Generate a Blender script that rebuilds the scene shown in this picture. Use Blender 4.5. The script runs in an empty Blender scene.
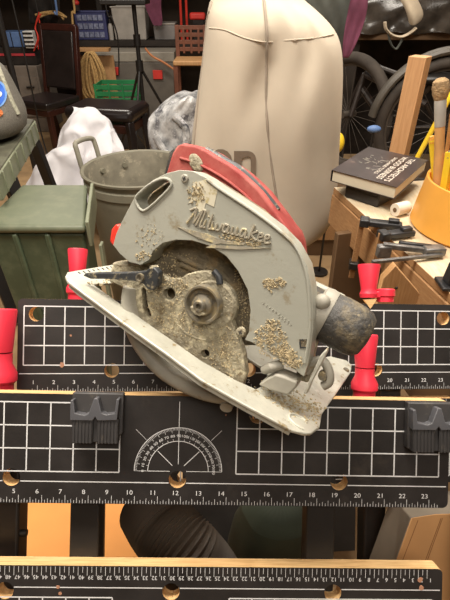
import bpy, bmesh, math, random
from mathutils import Vector, Matrix, Euler, noise
from mathutils.bvhtree import BVHTree
from mathutils.geometry import delaunay_2d_cdt
random.seed(7)
sc = bpy.context.scene
COL = sc.collection
PI = math.pi
PITCH = math.radians(35)
CAM = Vector((0, 0, 1.35))
RC = Euler((PI/2-PITCH, 0, 0)).to_matrix()
RI = RC.transposed()
FP = 450.0

def ray(px, py): return RC @ Vector(((px-225)/FP, (300-py)/FP, -1))
def P(px, py, Z): return CAM + ray(px, py)*Z
def W(px, py, y):
    r = ray(px, py); return CAM + r*(y/r.y)
def F(px, py, z=0.0):
    r = ray(px, py); return CAM + r*((z-CAM.z)/r.z)

# ------------------------------------------------------------------ materials
def lin(c):
    r = []
    for v in c:
        v /= 255.0
        r.append(v/12.92 if v <= .04045 else ((v+.055)/1.055)**2.4)
    return (r[0], r[1], r[2], 1)

def mat(name, col, rough=.6, metal=0., var=.12, vs=8., bump=0., bs=60., dust=None, wood=None, trans=0., spec=.5, coat=0.):
    m = bpy.data.materials.new(name); m.use_nodes = True
    nt = m.node_tree; N = nt.nodes; Lk = nt.links
    b = N['Principled BSDF']
    tc = N.new('ShaderNodeTexCoord')
    src = tc.outputs['Object']
    def noise(scale, detail=4, rgh=.6, vec=None):
        n = N.new('ShaderNodeTexNoise'); n.inputs['Scale'].default_value = scale
        n.inputs['Detail'].default_value = detail; n.inputs['Roughness'].default_value = rgh
        Lk.new(vec or src, n.inputs['Vector']); return n.outputs['Fac']
    def mapr(f, a, b_, c=0., d=1.):
        n = N.new('ShaderNodeMapRange'); Lk.new(f, n.inputs[0])
        for i, v in enumerate((a, b_, c, d)): n.inputs[i+1].default_value = v
        return n.outputs[0]
    def mix(f, A, B):
        n = N.new('ShaderNodeMix'); n.data_type = 'RGBA'
        if isinstance(f, float): n.inputs[0].default_value = f
        else: Lk.new(f, n.inputs[0])
        for i, v in ((6, A), (7, B)):
            if isinstance(v, tuple): n.inputs[i].default_value = v
            else: Lk.new(v, n.inputs[i])
        return n.outputs[2]
    base = lin(col)
    lo = tuple(max(0, x*(1-var*1.6)) for x in base[:3])+(1,)
    hi = tuple(min(1, x*(1+var*1.6)) for x in base[:3])+(1,)
    c = mix(mapr(noise(vs), .3, .7), lo, hi)
    if wood:
        mp = N.new('ShaderNodeMapping'); Lk.new(src, mp.inputs[0]); mp.inputs['Scale'].default_value = wood[1]
        g = noise(6, 6, .65, mp.outputs[0])
        c = mix(mapr(g, .38, .68), c, lin(wood[0]))
    h = None
    if dust:
        for dcol, scale, a, b_ in dust:
            f = mapr(noise(scale, 8, .7), a, b_)
            c = mix(f, c, lin(dcol)); h = f
    Lk.new(c, b.inputs['Base Color'])
    b.inputs['Roughness'].default_value = rough
    b.inputs['Metallic'].default_value = metal
    b.inputs['Specular IOR Level'].default_value = spec
    b.inputs['Transmission Weight'].default_value = trans
    b.inputs['Coat Weight'].default_value = coat
    if bump:
        bn = N.new('ShaderNodeBump'); bn.inputs['Strength'].default_value = bump; bn.inputs['Distance'].default_value = .004
        Lk.new(noise(bs, 6), bn.inputs['Height']); Lk.new(bn.outputs[0], b.inputs['Normal'])
    return m

DUST = (176, 160, 126)
M = dict(
 laminate=mat('black laminate', (44, 41, 40), .42, var=.25, vs=14, dust=[((92, 84, 76), 9, .6, .95), ((120, 108, 92), 160, .72, .8)], bump=.05, bs=300),
 ply=mat('pale plywood edge', (226, 190, 136), .6, var=.1, wood=((196, 152, 98), (4, 60, 60))),
 paint=mat('white print', (226, 226, 226), .5, var=.05, dust=[((90, 86, 83), 60, .66, .72)]),
 chip=mat('chipped wood', (176, 128, 100), .8),
 black_steel=mat('black steel', (38, 35, 33), .5, var=.25, spec=.4),
 dark_steel=mat('dark steel', (52, 46, 42), .45, metal=.3, var=.25),
 crank=mat('red plastic', (220, 50, 70), .45, var=.05, spec=.4),
 peg=mat('dusty black plastic', (62, 60, 60), .5, var=.2, dust=[((112, 104, 92), 60, .58, .85)]),
 peg_lit=mat('lit black plastic', (84, 84, 88), .5, var=.15, dust=[((120, 112, 100), 90, .6, .85)]),  # ridge tone lighter than the peg, light on it painted into the colour
 guard=mat('grey painted magnesium', (168, 168, 156), .45, var=.05, vs=5, bump=.08, bs=120, dust=[((140, 128, 102), 34, .56, .68), ((204, 198, 176), 75, .66, .72)]),
 guard_dirty=mat('dust caked grey metal', (156, 148, 126), .75, var=.2, vs=25, bump=.9, bs=150, dust=[((116, 102, 76), 60, .54, .64), ((206, 196, 166), 95, .52, .62)]),
 cavity=mat('dust caked inner guard', (122, 112, 92), .8, var=.25, vs=25, bump=.9, bs=150, dust=[((150, 132, 100), 60, .5, .6)]),
 ring=mat('worn grey metal', (158, 154, 142), .5, metal=.0, var=.12, vs=20, dust=[((128, 112, 86), 55, .6, .7)]),
 shoe=mat('scuffed aluminium shoe', (196, 195, 182), .4, metal=.25, var=.08, vs=30, bump=.25, bs=160, dust=[((156, 138, 100), 70, .58, .66), ((224, 222, 212), 40, .6, .7)]),
 lever=mat('dusty black lever', (64, 66, 68), .45, metal=.2, var=.2, vs=60, dust=[((168, 156, 126), 110, .56, .66)]),
 motor=mat('dusty charcoal plastic', (66, 64, 61), .55, var=.2, vs=30, bump=.5, bs=180, dust=[((124, 112, 88), 40, .5, .66), ((160, 146, 114), 150, .6, .68)]),
 red_shell=mat('faded red plastic', (156, 58, 54), .65, var=.1, vs=20, dust=[((184, 108, 98), 24, .42, .75)]),
 red_trim=mat('bright red plastic', (226, 62, 48), .45),
 steel=mat('bare steel', (126, 120, 106), .5, metal=.3, var=.2, vs=60, dust=[((150, 136, 106), 120, .48, .6)]),
 emblem=mat('raised grey lettering', (160, 153, 136), .5, var=.15, vs=80, dust=[((206, 192, 148), 60, .52, .6)]),
 dustpile=mat('caked sawdust', (188, 172, 138), .95, var=.25, vs=200, bump=.6, bs=300),
 label_gold=mat('pale worn sticker', (214, 208, 186), .5, var=.1, dust=[((176, 160, 110), 60, .5, .6)]),
 bag=mat('cream cloth', (192, 180, 162), .85, var=.04, vs=4, bump=.12, bs=40),
 seam=mat('grey piping', (150, 138, 124), .8),
 bagprint=mat('taupe print', (122, 106, 90), .85),
 bin_green=mat('dark green plastic', (72, 84, 64), .5, var=.12, vs=6, dust=[((112, 118, 94), 12, .5, .9)]),
 bench_green=mat('grey green plastic', (122, 126, 104), .5, var=.12, vs=10), bench_top=mat('dirty bench top', (98, 98, 82), .6, var=.2, vs=8, dust=[((70, 66, 56), 9, .45, .65)]),
 can=mat('grey olive plastic', (126, 122, 106), .5, var=.08, vs=10, dust=[((150, 142, 120), 14, .6, .85)]),
 can_in=mat('dusty can lining', (136, 130, 114), .7, var=.15, vs=14, dust=[((196, 186, 162), 20, .55, .75)]),
 handle_grey=mat('grey plastic handle', (142, 138, 124), .5),
 bin_lid=mat('pale green lid', (100, 106, 86), .5, var=.1, vs=6, dust=[((122, 122, 100), 12, .5, .9)]),  # lid lighter and greyer than the bin body
 leather=mat('black leather', (34, 28, 27), .28, var=.2),
 cherry=mat('dark cherry wood', (52, 24, 18), .35, var=.25),
 sheet=mat('white sheet', (222, 220, 224), .85, var=.04, bump=.3, bs=14),
 plastic=mat('crinkled clear plastic', (196, 198, 204), .2, var=.5, vs=9, bump=1., bs=22, spec=.9, dust=[((78, 80, 88), 8, .52, .62), ((236, 236, 240), 16, .58, .66)]),  # dark and white noise patches paint the film's gloss into the colour
 tote=mat('grey tote plastic', (112, 106, 98), .5, var=.1), tote_lid=mat('light tote lid', (158, 152, 140), .5),
 tagred=mat('red latch', (214, 60, 52), .5),
 crate=mat('green crate plastic', (36, 122, 72), .5, var=.15),
 white_bin=mat('cloudy white plastic', (172, 166, 158), .45, var=.1),
 grey_bin=mat('cloudy grey plastic', (138, 134, 132), .45, var=.12),
 blue=mat('slate blue plastic', (62, 66, 110), .45), bluebox=mat('blue plastic', (96, 126, 176), .5),
 clearfront=mat('drawer fronts', (126, 132, 158), .35, var=.3, vs=40),
 rope=mat('tan rope', (186, 150, 96), .9, var=.2, vs=60, bump=.5, bs=200),
 wood=mat('pine', (194, 152, 104), .6, var=.1, wood=((168, 122, 78), (40, 40, 3))),
 stickwood=mat('reddish pine', (194, 150, 106), .6, var=.04, wood=((178, 132, 90), (30, 30, 2))),
 table_top=mat('pale worn tabletop', (200, 186, 160), .6, var=.08, wood=((196, 172, 136), (30, 4, 30)), dust=[((150, 128, 98), 30, .64, .75)]),
 table_side=mat('plywood side', (168, 128, 86), .65, var=.1, wood=((146, 106, 68), (30, 3, 40))),
 table_dark=mat('brown stained board', (98, 74, 50), .6, var=.1),
 chairwood=mat('brown chair wood', (112, 68, 50), .5),
 purple=mat('plum cloth', (112, 58, 80), .9, var=.15, bump=.3, bs=40),
 greycloth=mat('grey green cloth', (84, 86, 80), .9, var=.15, bump=.3, bs=20),
 rag=mat('pale rag', (196, 180, 156), .9, var=.1, bump=.3, bs=40),
 tarp=mat('glossy black plastic sheet', (58, 52, 46), .25, var=.3, vs=9, bump=.8, bs=14),
 tyre=mat('dusty tyre', (62, 54, 47), .8, var=.15, vs=12), fender=mat('grey fender', (88, 82, 74), .45),
 rim=mat('dull rim', (84, 76, 68), .5, metal=.3),
 bike=mat('dark bicycle paint', (48, 40, 36), .4),
 tub=mat('amber plastic', (226, 162, 70), .42, var=.04),
 yellow=mat('yellow plastic', (232, 196, 48), .4), bristle=mat('bristles', (160, 132, 96), .95, var=.3, vs=80, bump=1, bs=200),
 ferrule=mat('tin ferrule', (190, 186, 178), .3, metal=.35), brushwood=mat('brush handle wood', (206, 156, 98), .5),
 pages=mat('book pages', (200, 190, 168), .8, var=.06), cover=mat('dark book cover', (52, 42, 40), .35, var=.3, vs=12, dust=[((128, 108, 96), 14, .64, .8)]),
 whiteprint=mat('cover lettering', (214, 204, 190), .6),
 blackbox=mat('black case', (46, 43, 42), .5), paper=mat('paper roll', (214, 204, 188), .8, var=.08),
 clampblk=mat('black clamp', (50, 50, 52), .35, metal=.3, var=.2, vs=50), clampgrey=mat('worn clamp steel', (112, 110, 108), .35, metal=.5, var=.25, vs=60),
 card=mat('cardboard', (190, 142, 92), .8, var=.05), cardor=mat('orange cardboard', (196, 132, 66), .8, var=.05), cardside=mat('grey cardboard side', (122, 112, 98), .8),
 crease=mat('cardboard crease', (138, 94, 54), .9),
 hose=mat('ribbed grey hose', (70, 60, 50), .55, var=.1), greenfab=mat('green fabric', (52, 60, 48), .8, var=.2),
 floor=mat('tan concrete floor', (168, 138, 100), .75, var=.15, vs=2, dust=[((120, 96, 70), 5, .5, .8)], bump=.1),
 wall=mat('dark plank wall', (58, 46, 36), .85, var=.2, vs=3), sidewall=mat('brown wall', (92, 76, 60), .85, var=.15, vs=2), ceil=mat('ceiling board', (190, 178, 160), .9),
 shelf=mat('dark shelf wood', (44, 36, 29), .7, var=.2), clutter=mat('dark fabric', (40, 34, 30), .9, var=.4, vs=10),
 stand=mat('black stand', (30, 27, 25), .45), cord=mat('orange cord', (206, 132, 84), .6),
 mesh=mat('grey mesh fabric', (116, 112, 104), .8, var=.2, vs=260, bump=.25, bs=400), meshpale=mat('pale mesh trim', (166, 164, 146), .8, var=.25, vs=120),
 badge=mat('blue badge', (52, 104, 206), .5), badge_l=mat('light blue badge ring', (116, 160, 222), .5), white=mat('white', (226, 224, 220), .5), orange=mat('orange patch', (206, 116, 62), .6),
 stripe=mat('red stripe', (186, 58, 66), .7), greypanel=mat('grey panel', (124, 114, 104), .7),
 redclamp=mat('red painted steel', (206, 58, 44), .45),
)

# ------------------------------------------------------------------ geometry
DIG = {}
def glyphs(s):
    """flat text of the built-in font as (verts, faces, advance)"""
    if s in DIG: return DIG[s]
    cu = bpy.data.curves.new('t', 'FONT'); cu.body = s; cu.size = 1; cu.resolution_u = 3; cu.offset = .0
    o = bpy.data.objects.new('t', cu); COL.objects.link(o)
    bpy.context.view_layer.update()
    me = bpy.data.meshes.new_from_object(o.evaluated_get(bpy.context.evaluated_depsgraph_get()))
    v = [(p.co.x, p.co.y) for p in me.vertices]; f = [tuple(q.vertices) for q in me.polygons]
    xs = [p[0] for p in v]; adv = (min(xs), max(xs))
    bpy.data.objects.remove(o); bpy.data.meshes.remove(me); bpy.data.curves.remove(cu)
    DIG[s] = (v, f, adv); return DIG[s]

def catmull(pts, n=6, closed=True):
    out = []; L = len(pts); pts = [Vector(p) for p in pts]
    for i in range(L if closed else L-1):
        if closed: a, b, c, d = pts[(i-1) % L], pts[i], pts[(i+1) % L], pts[(i+2) % L]
        else: a, b, c, d = pts[max(i-1, 0)], pts[i], pts[i+1], pts[min(i+2, L-1)]
        for k in range(n):
            t = k/n
            out.append(.5*((2*b)+(c-a)*t+(2*a-5*b+4*c-d)*t*t+(3*b-a-3*c+d)*t**3))
    if not closed: out.append(pts[-1])
    return out

class G:
    def __init__(s): s.bm = bmesh.new()
    def add(s, verts, faces, mi=0, Mx=None):
        vs = [s.bm.verts.new((Mx @ Vector(v)) if Mx else v) for v in verts]
        for f in faces:
            try:
                q = s.bm.faces.new([vs[i] for i in f]); q.material_index = mi
            except ValueError: pass
        return vs
    def box(s, c, size, rot=None, mi=0, taper=1.):
        sx, sy, sz = [q/2 for q in size]; V = []
        for z, k in ((-sz, 1), (sz, taper)):
            for x, y in ((-sx, -sy), (sx, -sy), (sx, sy), (-sx, sy)): V.append(Vector((x*k, y*k, z)))
        Mx = Matrix.Translation(c) @ ((rot if isinstance(rot, Matrix) else Euler(rot).to_matrix()).to_4x4() if rot is not None else Matrix())
        s.add(V, [(3, 2, 1, 0), (4, 5, 6, 7), (0, 1, 5, 4), (1, 2, 6, 5), (2, 3, 7, 6), (3, 0, 4, 7)], mi, Mx); return s
    def bar(s, a, b, w, h, up=(0, 0, 1), mi=0):
        a = Vector(a); b = Vector(b); d = (b-a); z = d.normalized(); x = Vector(up).cross(z)
        if x.length < 1e-4: x = Vector((1, 0, 0)).cross(z)
        x.normalize(); y = z.cross(x)
        R = Matrix((x, y, z)).transposed()
        return s.box((a+b)/2, (w, h, d.length), R, mi)
    def rings(s, rings, mi=0, cap=True, closed=True):
        vv = [[s.bm.verts.new(p) for p in r] for r in rings]
        n = len(vv[0])
        for a, b in zip(vv, vv[1:]):
            for i in range(n if closed else n-1):
                j = (i+1) % n
                f = s.bm.faces.new((a[i], a[j], b[j], b[i])); f.material_index = mi
        if cap and closed:
            s.bm.faces.new(vv[0][::-1]).material_index = mi; s.bm.faces.new(vv[-1]).material_index = mi
        return s
    def tube(s, pts, r, seg=10, mi=0, closed=False, sq=None):
        pts = [Vector(p) for p in pts]; n = len(pts)
        rr = r if isinstance(r, (list, tuple)) else [r]*n
        rings = []; prev = None
        for i, p in enumerate(pts):
            if closed: t = pts[(i+1) % n]-pts[i-1]
            else: t = pts[min(i+1, n-1)]-pts[max(i-1, 0)]
            t.normalize()
            if prev is None:
                x = Vector((0, 0, 1)).cross(t)
                if x.length < .1: x = Vector((1, 0, 0)).cross(t)
            else: x = prev-t*prev.dot(t)
            x.normalize(); prev = x; y = t.cross(x)
            rings.append([p+(x*math.cos(2*PI*k/seg)+y*math.sin(2*PI*k/seg)*(sq or 1))*rr[i] for k in range(seg)])
        if closed: rings.append([v.copy() for v in rings[0]])
        return s.rings(rings, mi, cap=not closed)
    def cyl(s, a, b, r0, r1=None, seg=24, mi=0): return s.tube([a, b], [r0, r0 if r1 is None else r1], seg, mi)
    def lathe(s, prof, o=(0, 0, 0), seg=40, mi=0, R=None, cap=False):
        o = Vector(o)
        rings = []
        for r, z in prof:
            ring = []
            for k in range(seg):
                a = 2*PI*k/seg; v = Vector((r*math.cos(a), r*math.sin(a), z))
                ring.append(o+(R @ v if R else v))
            rings.append(ring)
        return s.rings(rings, mi, cap)
    def ell(s, c, r, R=None, mi=0, seg=20, nz=.0):
        c = Vector(c); rings = []
        for i in range(1, 12):
            t = PI*i/12; ring = []
            for k in range(seg):
                a = 2*PI*k/seg
                v = Vector((r[0]*math.sin(t)*math.cos(a), r[1]*math.sin(t)*math.sin(a), -r[2]*math.cos(t)))*(1+nz*(random.random()-.5))
                ring.append(c+(R @ v if R else v))
            rings.append(ring)
        return s.rings(rings, mi)
    def prism(s, outline, z0, z1, holes=(), mi=0, top=None, bot=None, axes=None):
        """outline in the frame's XY, extruded z0..z1; side = mi, the z1 face = top"""
        loops = [[Vector(p[:2]) for p in outline]]+[[Vector(p[:2]) for p in h] for h in holes]
        pts = []; cons = []
        for l in loops:
            b = len(pts); pts += l; cons.append([b+i for i in range(len(l))])
        edges = [(c[i], c[(i+1) % len(c)]) for c in cons for i in range(len(c))]
        r = delaunay_2d_cdt(pts, edges, [], 0, 1e-7)
        V, Fc = r[0], r[2]
        def inside(q, l):
            c = False; n = len(l)
            for i in range(n):
                a, b = l[i], l[i-1]
                if (a.y > q.y) != (b.y > q.y) and q.x < (b.x-a.x)*(q.y-a.y)/(b.y-a.y)+a.x: c = not c
            return c
        keep = []
        for f in Fc:
            m = sum((V[i] for i in f), Vector((0, 0)))/len(f)
            if inside(m, loops[0]) and not any(inside(m, h) for h in loops[1:]): keep.append(f)
        T = axes or (lambda x, y, z: Vector((x, y, z)))
        up = [s.bm.verts.new(T(v.x, v.y, z1)) for v in V]; dn = [s.bm.verts.new(T(v.x, v.y, z0)) for v in V]
        cnt = {}
        for f in keep:
            s.bm.faces.new([up[i] for i in f]).material_index = mi if top is None else top
            s.bm.faces.new([dn[i] for i in f][::-1]).material_index = mi if bot is None else bot
            for i in range(len(f)):
                e = (f[i], f[(i+1) % len(f)]); k = tuple(sorted(e)); cnt[k] = None if k in cnt else e
        for e in cnt.values():
            if e: s.bm.faces.new((up[e[0]], dn[e[0]], dn[e[1]], up[e[1]])).material_index = mi
        for v in up+dn:
            if not v.link_faces: s.bm.verts.remove(v)
        return s
    def text(s, st, size, c, ang=0., z=0., mi=0, Mx=None, xs=1.):
        v, f, (a, b) = glyphs(st)
        ca, sa = math.cos(ang), math.sin(ang); mx = (a+b)/2; V = []
        for x, y in v:
            x = (x-mx)*size*xs; y = (y-.35)*size
            p = Vector((c[0]+x*ca-y*sa, c[1]+x*sa+y*ca, z)); V.append(Mx @ p if Mx else p)
        s.add(V, f, mi); return s
    def rect(s, x0, y0, x1, y1, z, mi=0, Mx=None):
        s.add([(x0, y0, z), (x1, y0, z), (x1, y1, z), (x0, y1, z)], [(0, 1, 2, 3)], mi, Mx); return s
    def seg(s, a, b, w, z, mi=0):
        a = Vector(a); b = Vector(b); d = (b-a).normalized(); n = Vector((-d.y, d.x))*w/2
        s.add([(*(a-n), z), (*(b-n), z), (*(b+n), z), (*(a+n), z)], [(0, 1, 2, 3)], mi); return s
    def build(s, name, mats, parent=None, mw=None, bevel=0., flat=False, sub=0, ang=35, recalc=True, bseg=2, inv=None):
        if recalc: bmesh.ops.recalc_face_normals(s.bm, faces=s.bm.faces)
        if inv is not None: s.bm.transform(inv)
        me = bpy.data.meshes.new(name); s.bm.to_mesh(me); s.bm.free()
        for m in (mats if isinstance(mats, (list, tuple)) else [mats]): me.materials.append(M[m])
        if not flat:
            me.polygons.foreach_set('use_smooth', [True]*len(me.polygons)); me.set_sharp_from_angle(angle=math.radians(ang))
        o = bpy.data.objects.new(name, me); COL.objects.link(o)
        if parent: o.parent = parent
        if mw is not None: o.matrix_world = mw
        if sub: md = o.modifiers.new('s', 'SUBSURF'); md.levels = md.render_levels = sub
        if bevel:
            md = o.modifiers.new('b', 'BEVEL'); md.width = bevel; md.segments = bseg; md.limit_method = 'ANGLE'; md.angle_limit = math.radians(40)
            md.harden_normals = False
        return o

def tag(o, label, cat, group=None, kind=None):
    if label: o['label'] = label
    if cat: o['category'] = cat
    if group: o['group'] = group
    if kind: o['kind'] = kind
    return o
def empty(name, mw, label, cat, group=None):
    o = bpy.data.objects.new(name, None); COL.objects.link(o); o.empty_display_size = .05
    o.matrix_world = mw if isinstance(mw, Matrix) else Matrix.Translation(mw)
    return tag(o, label, cat, group)
def frame(loc, R): return Matrix.Translation(loc) @ R.to_4x4()

# ------------------------------------------------------------------ room
def struct(name, g, m, **k):
    o = g.build(name, m, **k); o['kind'] = 'structure'; return o
XL, XR, YB, YF, ZC = -3.2, 3.0, 6.9, -1.6, 2.7
struct('floor', G().box(((XL+XR)/2, (YB+YF)/2, -.05), (XR-XL+.2, YB-YF+.2, .1)), 'floor')
struct('ceiling', G().box(((XL+XR)/2, (YB+YF)/2, ZC+.05), (XR-XL+.2, YB-YF+.2, .1)), 'ceil')
struct('wall_back', G().box(((XL+XR)/2, YB+.05, ZC/2), (XR-XL, .1, ZC)), 'wall')
struct('wall_left', G().box((XL-.05, (YB+YF)/2, ZC/2), (.1, YB-YF, ZC)), 'sidewall')
struct('wall_right', G().box((XR+.05, (YB+YF)/2, ZC/2), (.1, YB-YF, ZC)), 'sidewall')
struct('wall_front', G().box(((XL+XR)/2, YF-.05, ZC/2), (XR-XL, .1, ZC)), 'sidewall')

# ------------------------------------------------------------------ folded work benches
IN = .0254
def rotf(yaw, roll):
    # frame facing the camera: yaw about its own up axis, roll about its normal
    return RC @ Euler((0, yaw, 0)).to_matrix() @ Euler((0, 0, roll)).to_matrix()

def circle(cx, cy, r, n=28): return [(cx+r*math.cos(2*PI*i/n), cy+r*math.sin(2*PI*i/n)) for i in range(n)]
def rrect(x0, y0, x1, y1, r, n=4):
    o = []
    for cx, cy, a in ((x1-r, y1-r, 0), (x0+r, y1-r, 90), (x0+r, y0+r, 180), (x1-r, y0+r, 270)):
        for k in range(n+1):
            t = math.radians(a+90*k/n); o.append((cx+r*math.cos(t), cy+r*math.sin(t)))
    return o
HN = [.9, 4.68, 8.5, 11.85, 15.3, 18.97, 22.9]

def jaw(parent, x_off, y_top, inverted=False, chips=(), name='jaw'):
    """board in the parent's XY plane, printed face at z=0. x = x_off + n*inch; inverted: scale runs from the right along the top"""
    T = .017; Wd = .1205; Lg = 24.15*IN
    X = lambda n: x_off+n*IN
    def Y(v): return y_top-v if not inverted else y_top-Wd+v
    holes = [circle(X(n), Y(.0925 if i % 2 else .0195), .0095) for i, n in enumerate(HN)]
    if inverted: holes = [circle(X(n), Y(.0925 if i % 2 else .0195), .0095) for i, n in enumerate(HN)]
    g = G()
    g.prism(rrect(X(0), y_top-Wd, X(23.85), y_top, .006), -T, 0, holes, mi=1, top=0, bot=1)
    z = .00015; w = .0011
    def hl(n0, n1, v, ww=w): g.rect(X(n0), Y(v)-ww/2, X(n1), Y(v)+ww/2, z, 2)
    def vl(n, v0, v1, ww=w): g.rect(X(n)-ww/2, min(Y(v0), Y(v1)), X(n)+ww/2, max(Y(v0), Y(v1)), z, 2)
    for n0, n1 in ((.3, 9.3), (14.4, 23.4)):
        for k in range(4): hl(n0, n1, .0095+k*.02535, .0014)
        for k in range(10): vl(n0+k*(n1-n0)/9, .0095, .0095+3*.02535, .0014)
    # long line, broken at the holes
    cuts = [X(n) for i, n in enumerate(HN) if i % 2]
    xs = [X(.1)]+[q for c in cuts for q in (c-.0096, c+.0096)]+[X(23.75)]
    for a, b in zip(xs[::2], xs[1::2]): g.rect(a, Y(.0965)-w/2, b, Y(.0965)+w/2, z, 2)
    if not inverted:
        for k in range(6, 24*8-4):
            L = .0085 if k % 8 == 0 else .006 if k % 4 == 0 else .0045 if k % 2 == 0 else .003
            if k > 191: break
            vl(k/8*1.0, .1200, .1200-L, .00045)
        for n in range(1, 24): g.text(str(n), .0070, (X(n)-.0052, Y(.1075)), 0, z, 2, xs=1.15)
    else:
        for k in range(2, 121):
            n = 23.85-.3-k*.5/2.54
            L = .010 if k % 2 == 0 else .0065
            vl(n, .1195, .1195-L, .00045)
            if k % 2 == 0: g.text(str(k//2), .0064, (X(n)+.004, Y(.1075)), PI, z, 2)
    # protractor
    c = Vector((X(11.87), Y(.0835))); sg = 1 if not inverted else -1
    if not inverted:
        r1, r2, r3 = .0485, .0335, .0455
        def arc(r, a0=0, a1=180):
            p = [c+Vector((math.cos(math.radians(a)), sg*math.sin(math.radians(a))))*r for a in range(a0, a1+1, 5)]
            for a, b in zip(p, p[1:]): g.seg(a, b, .0007, z, 2)
        arc(r1); arc(r2)
        for a in range(0, 181, 2):
            d = Vector((math.cos(math.radians(a)), math.sin(math.radians(a))))
            g.seg(c+d*r1, c+d*(r1-(.0055 if a % 10 == 0 else .003)), .0004, z, 2)
        for a in range(0, 181, 10):
            d = Vector((math.cos(math.radians(a)), math.sin(math.radians(a))))
            g.text(str(180-a if a else 180), .0042, c+d*.0395, math.radians(a-90), z, 2, xs=1.2)
            g.seg(c+d*r2, c+d*(r2+.0025), .0004, z, 2)
        for s_, e_ in ((-1, -.19), (.19, 1)): g.rect(c.x+s_*r1 if s_ < 0 else c.x+s_*r1, c.y-.0003, c.x+e_*r1, c.y+.0003, z, 2)
        g.seg(c+Vector((0, .008)), (c.x, Y(.006)), .0007, z, 2)
        for a in (44, 136):
            d = Vector((math.cos(math.radians(a)), math.sin(math.radians(a))))
            g.seg(c+d*.009, c+d*.032, .0007, z, 2); g.seg(c+d*.050, c+d*.066, .0004, z, 2)
    for n, v, r in chips:
        pl = [(X(n)+r*(.7+.5*random.random())*math.cos(a), Y(v)+r*(.7+.5*random.random())*math.sin(a)) for a in [i*PI/4 for i in range(8)]]
        g.prism(pl, -.001, .0003, mi=3)
    o = g.build(name, ['laminate', 'ply', 'paint', 'chip'], parent, flat=False, ang=30)
    return o

def crank(parent, base, label=None, s=1., arm=True, h1=.062):
    """vise crank: hub, arm and a tapered grip; axis runs along the frame's +Y"""
    bx, by, bz = base
    g = G()
    Ry = Matrix.Rotation(-PI/2, 3, 'X')
    if arm:
        g.lathe([(.0, 0), (.0125*s, 0), (.0125*s, .007*s), (.0145*s, .009*s), (.0145*s, .018*s), (.012*s, .020*s), (0, .020*s)], (bx, by, bz), 32, R=Ry)
        o = g.build('crank_hub', 'crank', parent)
        a = G().prism([(bx-.028*s, by+.006*s), (bx+.004*s, by+.006*s), (bx+.004*s, by+.017*s), (bx-.026*s, by+.015*s)], bz-.008*s, bz+.008*s)
        a.build('crank_arm', 'crank', o, bevel=.003)
        k = G().lathe([(0, 0), (.0125*s, .0), (.0135*s, .006*s), (.0115*s, .010*s), (.0115*s, .014*s), (.0165*s, .048*s), (.0160*s, .050*s), (0, .050*s)], (bx-.026*s, by+.006*s, bz), 32, R=Ry)
        k.build('crank_grip', 'crank', o)
    else:
        g.lathe([(0, 0), (.0165*s, 0), (.0165*s, .016*s), (.020*s, .020*s), (.020*s, .029*s), (.0145*s, .040*s), (.0145*s, .052*s), (0, .052*s)], (bx, by, bz), 32, R=Ry)
        o = g.build('crank_hub', 'crank', parent)
        G().lathe([(0, .0535*s), (.0145*s, .0535*s), (.0185*s, .101*s), (.0175*s, .103*s), (0, .103*s)], (bx, by, bz), 32, R=Ry).build('crank_grip', 'crank', o)
    return o

def line_to_floor(Mx, x, y, z=-.08):
    """local y at which the frame's point (x, y, z) reaches the floor"""
    p = Mx @ Vector((x, y, z)); d = (Mx.to_3x3() @ Vector((0, 1, 0)))
    return y-(p.z/d.z)

# bench A
MA = frame(P(225, 440, .501), rotf(math.radians(1.5), math.radians(-1.4)))
def loc(Mx, px, py, z=0.):
    """where the pixel's ray meets the plane z of a frame"""
    r = ray(px, py); Mi = Mx.inverted(); o = Mi @ CAM; d = Mi.to_3x3() @ r
    t = (z-o.z)/d.z; return o+d*t
benchA = empty('folding_workbench', MA, 'front folding workbench with printed black jaws and a wide gap between them, nearest the camera', 'workbench', None)
a0 = loc(MA, 11, 495); a1 = loc(MA, 427, 495); xo = (a0.x-5*IN+a1.x-23*IN)/2+.0052
ytop = loc(MA, 225, 397).y
jaw(benchA, xo, ytop, chips=[(13.9, .02, .0012)])
yf = loc(MA, 225, 567).y
jaw(benchA, xo-.004, yf, inverted=True, chips=[(6.95, .097, .0022), (7.05, .09, .002), (22.9, .099, .003), (22.85, .108, .003)])
for x in (loc(MA, 87, 530, -.03).x, loc(MA, 318, 530, -.03).x):
    yb = line_to_floor(MA, x, -.2, -.05)
    G().box((x, (ytop-.03+yf-.12)/2-.02, -.0315), (.033, .30, .028)).build('cross_rail', 'black_steel', benchA, bevel=.002)
for x in (loc(MA, 8, 530, -.05).x, loc(MA, 432, 560, -.16).x):
    yb = line_to_floor(MA, x, -.2, -.052)
    G().box((x, (yb+ytop-.05)/2, -.052), (.035, ytop-.05-yb, .03)).build('leg', 'dark_steel', benchA, bevel=.003)
    G().box((x, yb+.016, -.052), (.05, .03, .04)).build('foot', 'black_steel', benchA, bevel=.005)
G().cyl((loc(MA, 18, 533, -.045).x, loc(MA, 18, 533, -.045).y, -.045), (loc(MA, 27, 533, -.045).x, loc(MA, 27, 533, -.045).y, -.045), .004).build('bolt', 'dark_steel', benchA)
q = loc(MA, 364, 402, -.045); crank(benchA, (q.x, q.y, -.045), arm=False, s=.80)
q = loc(MA, -2, 398, -.052); crank(benchA, (q.x, q.y, -.052), arm=False, s=1.05)

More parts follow.
